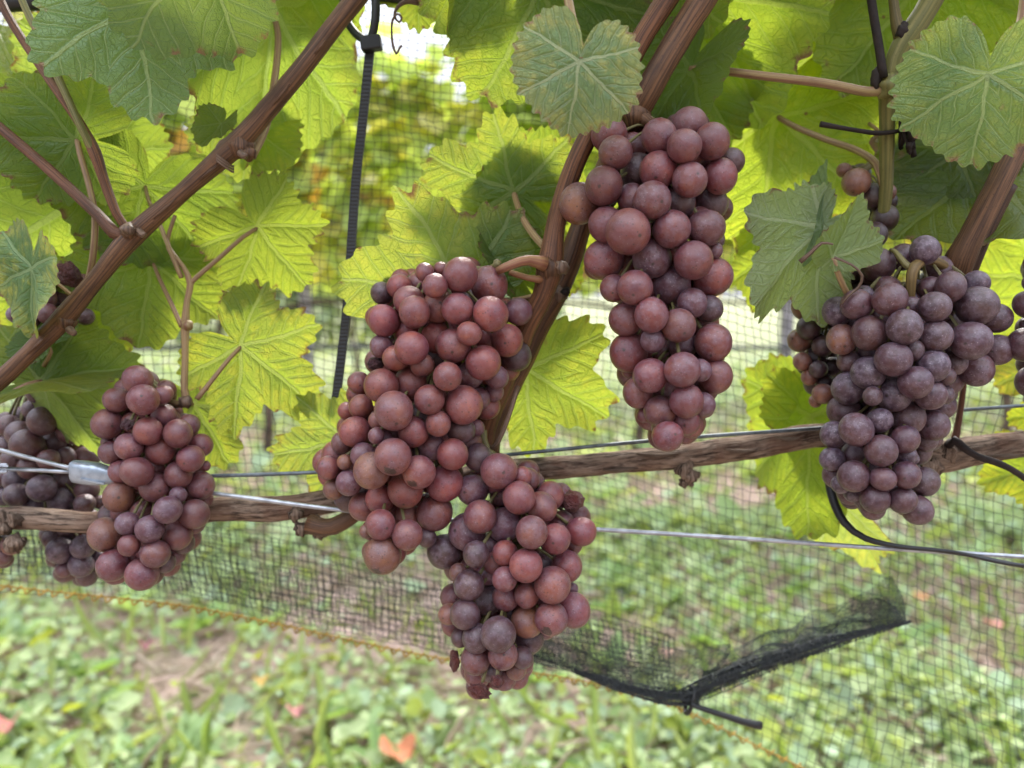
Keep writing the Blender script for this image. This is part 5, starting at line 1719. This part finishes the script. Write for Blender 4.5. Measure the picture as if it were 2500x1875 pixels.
H_ = Z([(215, 805, 72), (138, 925, 78), (267, 908, 66), (355, 855, 65), (95, 870, 65), (45, 830, 58), (210, 1145, 70, "p"), (80, 1180, 60), (315, 1210, 67, "p"), (325, 1110, 57), (175, 1230, 66, "p"), (430, 1225, 52), (440, 1155, 60), (245, 1000, 55), (335, 985, 48),
        (90, 1100, 68, "p"), (150, 1040, 60), (65, 995, 55), (10, 1090, 45), (20, 1190, 45, "p"), (305, 1460, 70, "p"), (420, 1440, 60, "p"), (410, 1535, 60, "p"), (325, 1555, 42), (440, 1590, 50), (500, 1500, 50, "p"), (440, 990, 60), (400, 940, 45, "o"), (190, 660, 55, "d"),
        (260, 715, 55, "d"), (160, 745, 45, "d"), (310, 780, 50, "d"), (30, 800, 42), (510, 1215, 36), (270, 1400, 52, "d"), (0, 870, 50), (530, 1300, 50, "d"), (130, 560, 48, "d"), (90, 455, 38, "d"), (390, 1300, 55, "d"), (350, 1350, 55, "d"), (480, 1380, 55, "d"), (230, 1310, 50, "d")], 0, 640, 300 / 622)
bunch("blurred dark bunch at the far left, behind the wires and the left cordon", H_, .372, .024, (.095, .035, .036), .22, 28, [P(60, 880, .39), P(90, 960, .39)], back_fill=.6)

I_ = Z([(225, 85, 60), (225, 185, 58), (330, 145, 68, "p"), (345, 62, 64, "so"), (80, 265, 44, "p"), (240, 262, 52), (320, 240, 52), (420, 105, 46, "o"), (430, 275, 46, "d"), (275, 60, 58, "s"), (160, 300, 45, "d"), (130, 200, 50, "d")], 0, 640, 300 / 622)
bunch("small half withered bunch tucked behind the diagonal cane at the far left", I_, .350, .016, (.125, .040, .040), .25, 29, [P(150, 640, .37)], back_fill=.4)
J_ = Z([(60, 1430, 52, "o"), (10, 1490, 48), (15, 1425, 42, "d"), (-60, 1440, 60), (-70, 1520, 55), (-120, 1480, 55), (-60, 1360, 55)], 0, 640, 300 / 622)
bunch("tip of a bunch at the lower left edge below the knotted cordon", J_, .362, .014, (.125, .048, .045), .2, 30, [P(-30, 1270, .37)], back_fill=.4)

# ------------------------------------------------------------------ fallen leaves
falls = [((865, 1628), .050, (.52, .17, .06), "curled orange fallen leaf on the weeds below the middle bunch"),
         ((10, 1570), .040, (.50, .16, .13), "reddish pink fallen leaf on the ground at the lower left corner"),
         ((565, 1470), .024, (.48, .30, .05), "small yellow orange fallen leaf among the weeds left of the middle"),
         ((2150, 1350), .034, (.50, .20, .17), "pale red fallen leaf seen through the net at the right edge"),
         ((320, 1395), .028, (.20, .05, .06), "dark red fallen leaf under the net hem at the left"),
         ((1985, 1290), .030, (.52, .27, .10), "tan orange fallen leaf seen through the net beside the loose flap"),
         ((1440, 1410), .030, (.42, .24, .18), "brownish fallen leaf behind the net beside the gathered roll"),
         ((640, 1535), .026, (.45, .17, .16), "small pink fallen leaf on bare soil left of the bunch tip"),
         ((1120, 1060), .05, (.55, .24, .14), "orange brown fallen leaf far off behind the centre grapes")]
for (a, b), size, colr, lab in falls:
    g0 = on_ground(a, b, .055)
    q = np.random.default_rng(int(a))
    mbv, mbf, cc = [], [], []
    na, nr_ = 22, 5
    th = np.linspace(-math.pi, math.pi, na, endpoint=False)
    rr = outline(th, .12, .3, 20, None) * (1 + .07 * np.sin(th * 11))
    rot = q.uniform(0, 6.28)
    mbv.append((g0.x, g0.y, g0.z))
    for k in range(1, nr_ + 1):
        for i in range(na):
            r_ = rr[i] * k / nr_
            x, y = r_ * math.sin(th[i] + rot), r_ * math.cos(th[i] + rot)
            z = .95 * abs(x * .8 + y * .2) ** 1.5 + .25 * math.sin(5 * x + 3 * y + a) * r_
            mbv.append((g0.x + x * size, g0.y + y * size, g0.z + z * size))
    for i in range(na):
        mbf.append((0, 1 + i, 1 + (i + 1) % na))
    tri = list(mbf)
    for k in range(nr_ - 1):
        for i in range(na):
            i2 = (i + 1) % na
            p0, p1 = 1 + k * na, 1 + (k + 1) * na
            tri += [(p0 + i, p1 + i, p1 + i2), (p0 + i, p1 + i2, p0 + i2)]
    cols = (np.array(colr) * .72 + .04)[None] * q.uniform(.7, 1.15, (len(mbv), 1))
    o = big_mesh("fallen_leaf", mbv, tri, 3, M["dryleaf"], loc=tuple(g0), colors=cols)
    o["label"] = lab
    o["category"] = "leaf"
    o["group"] = "fallen leaves on the ground"
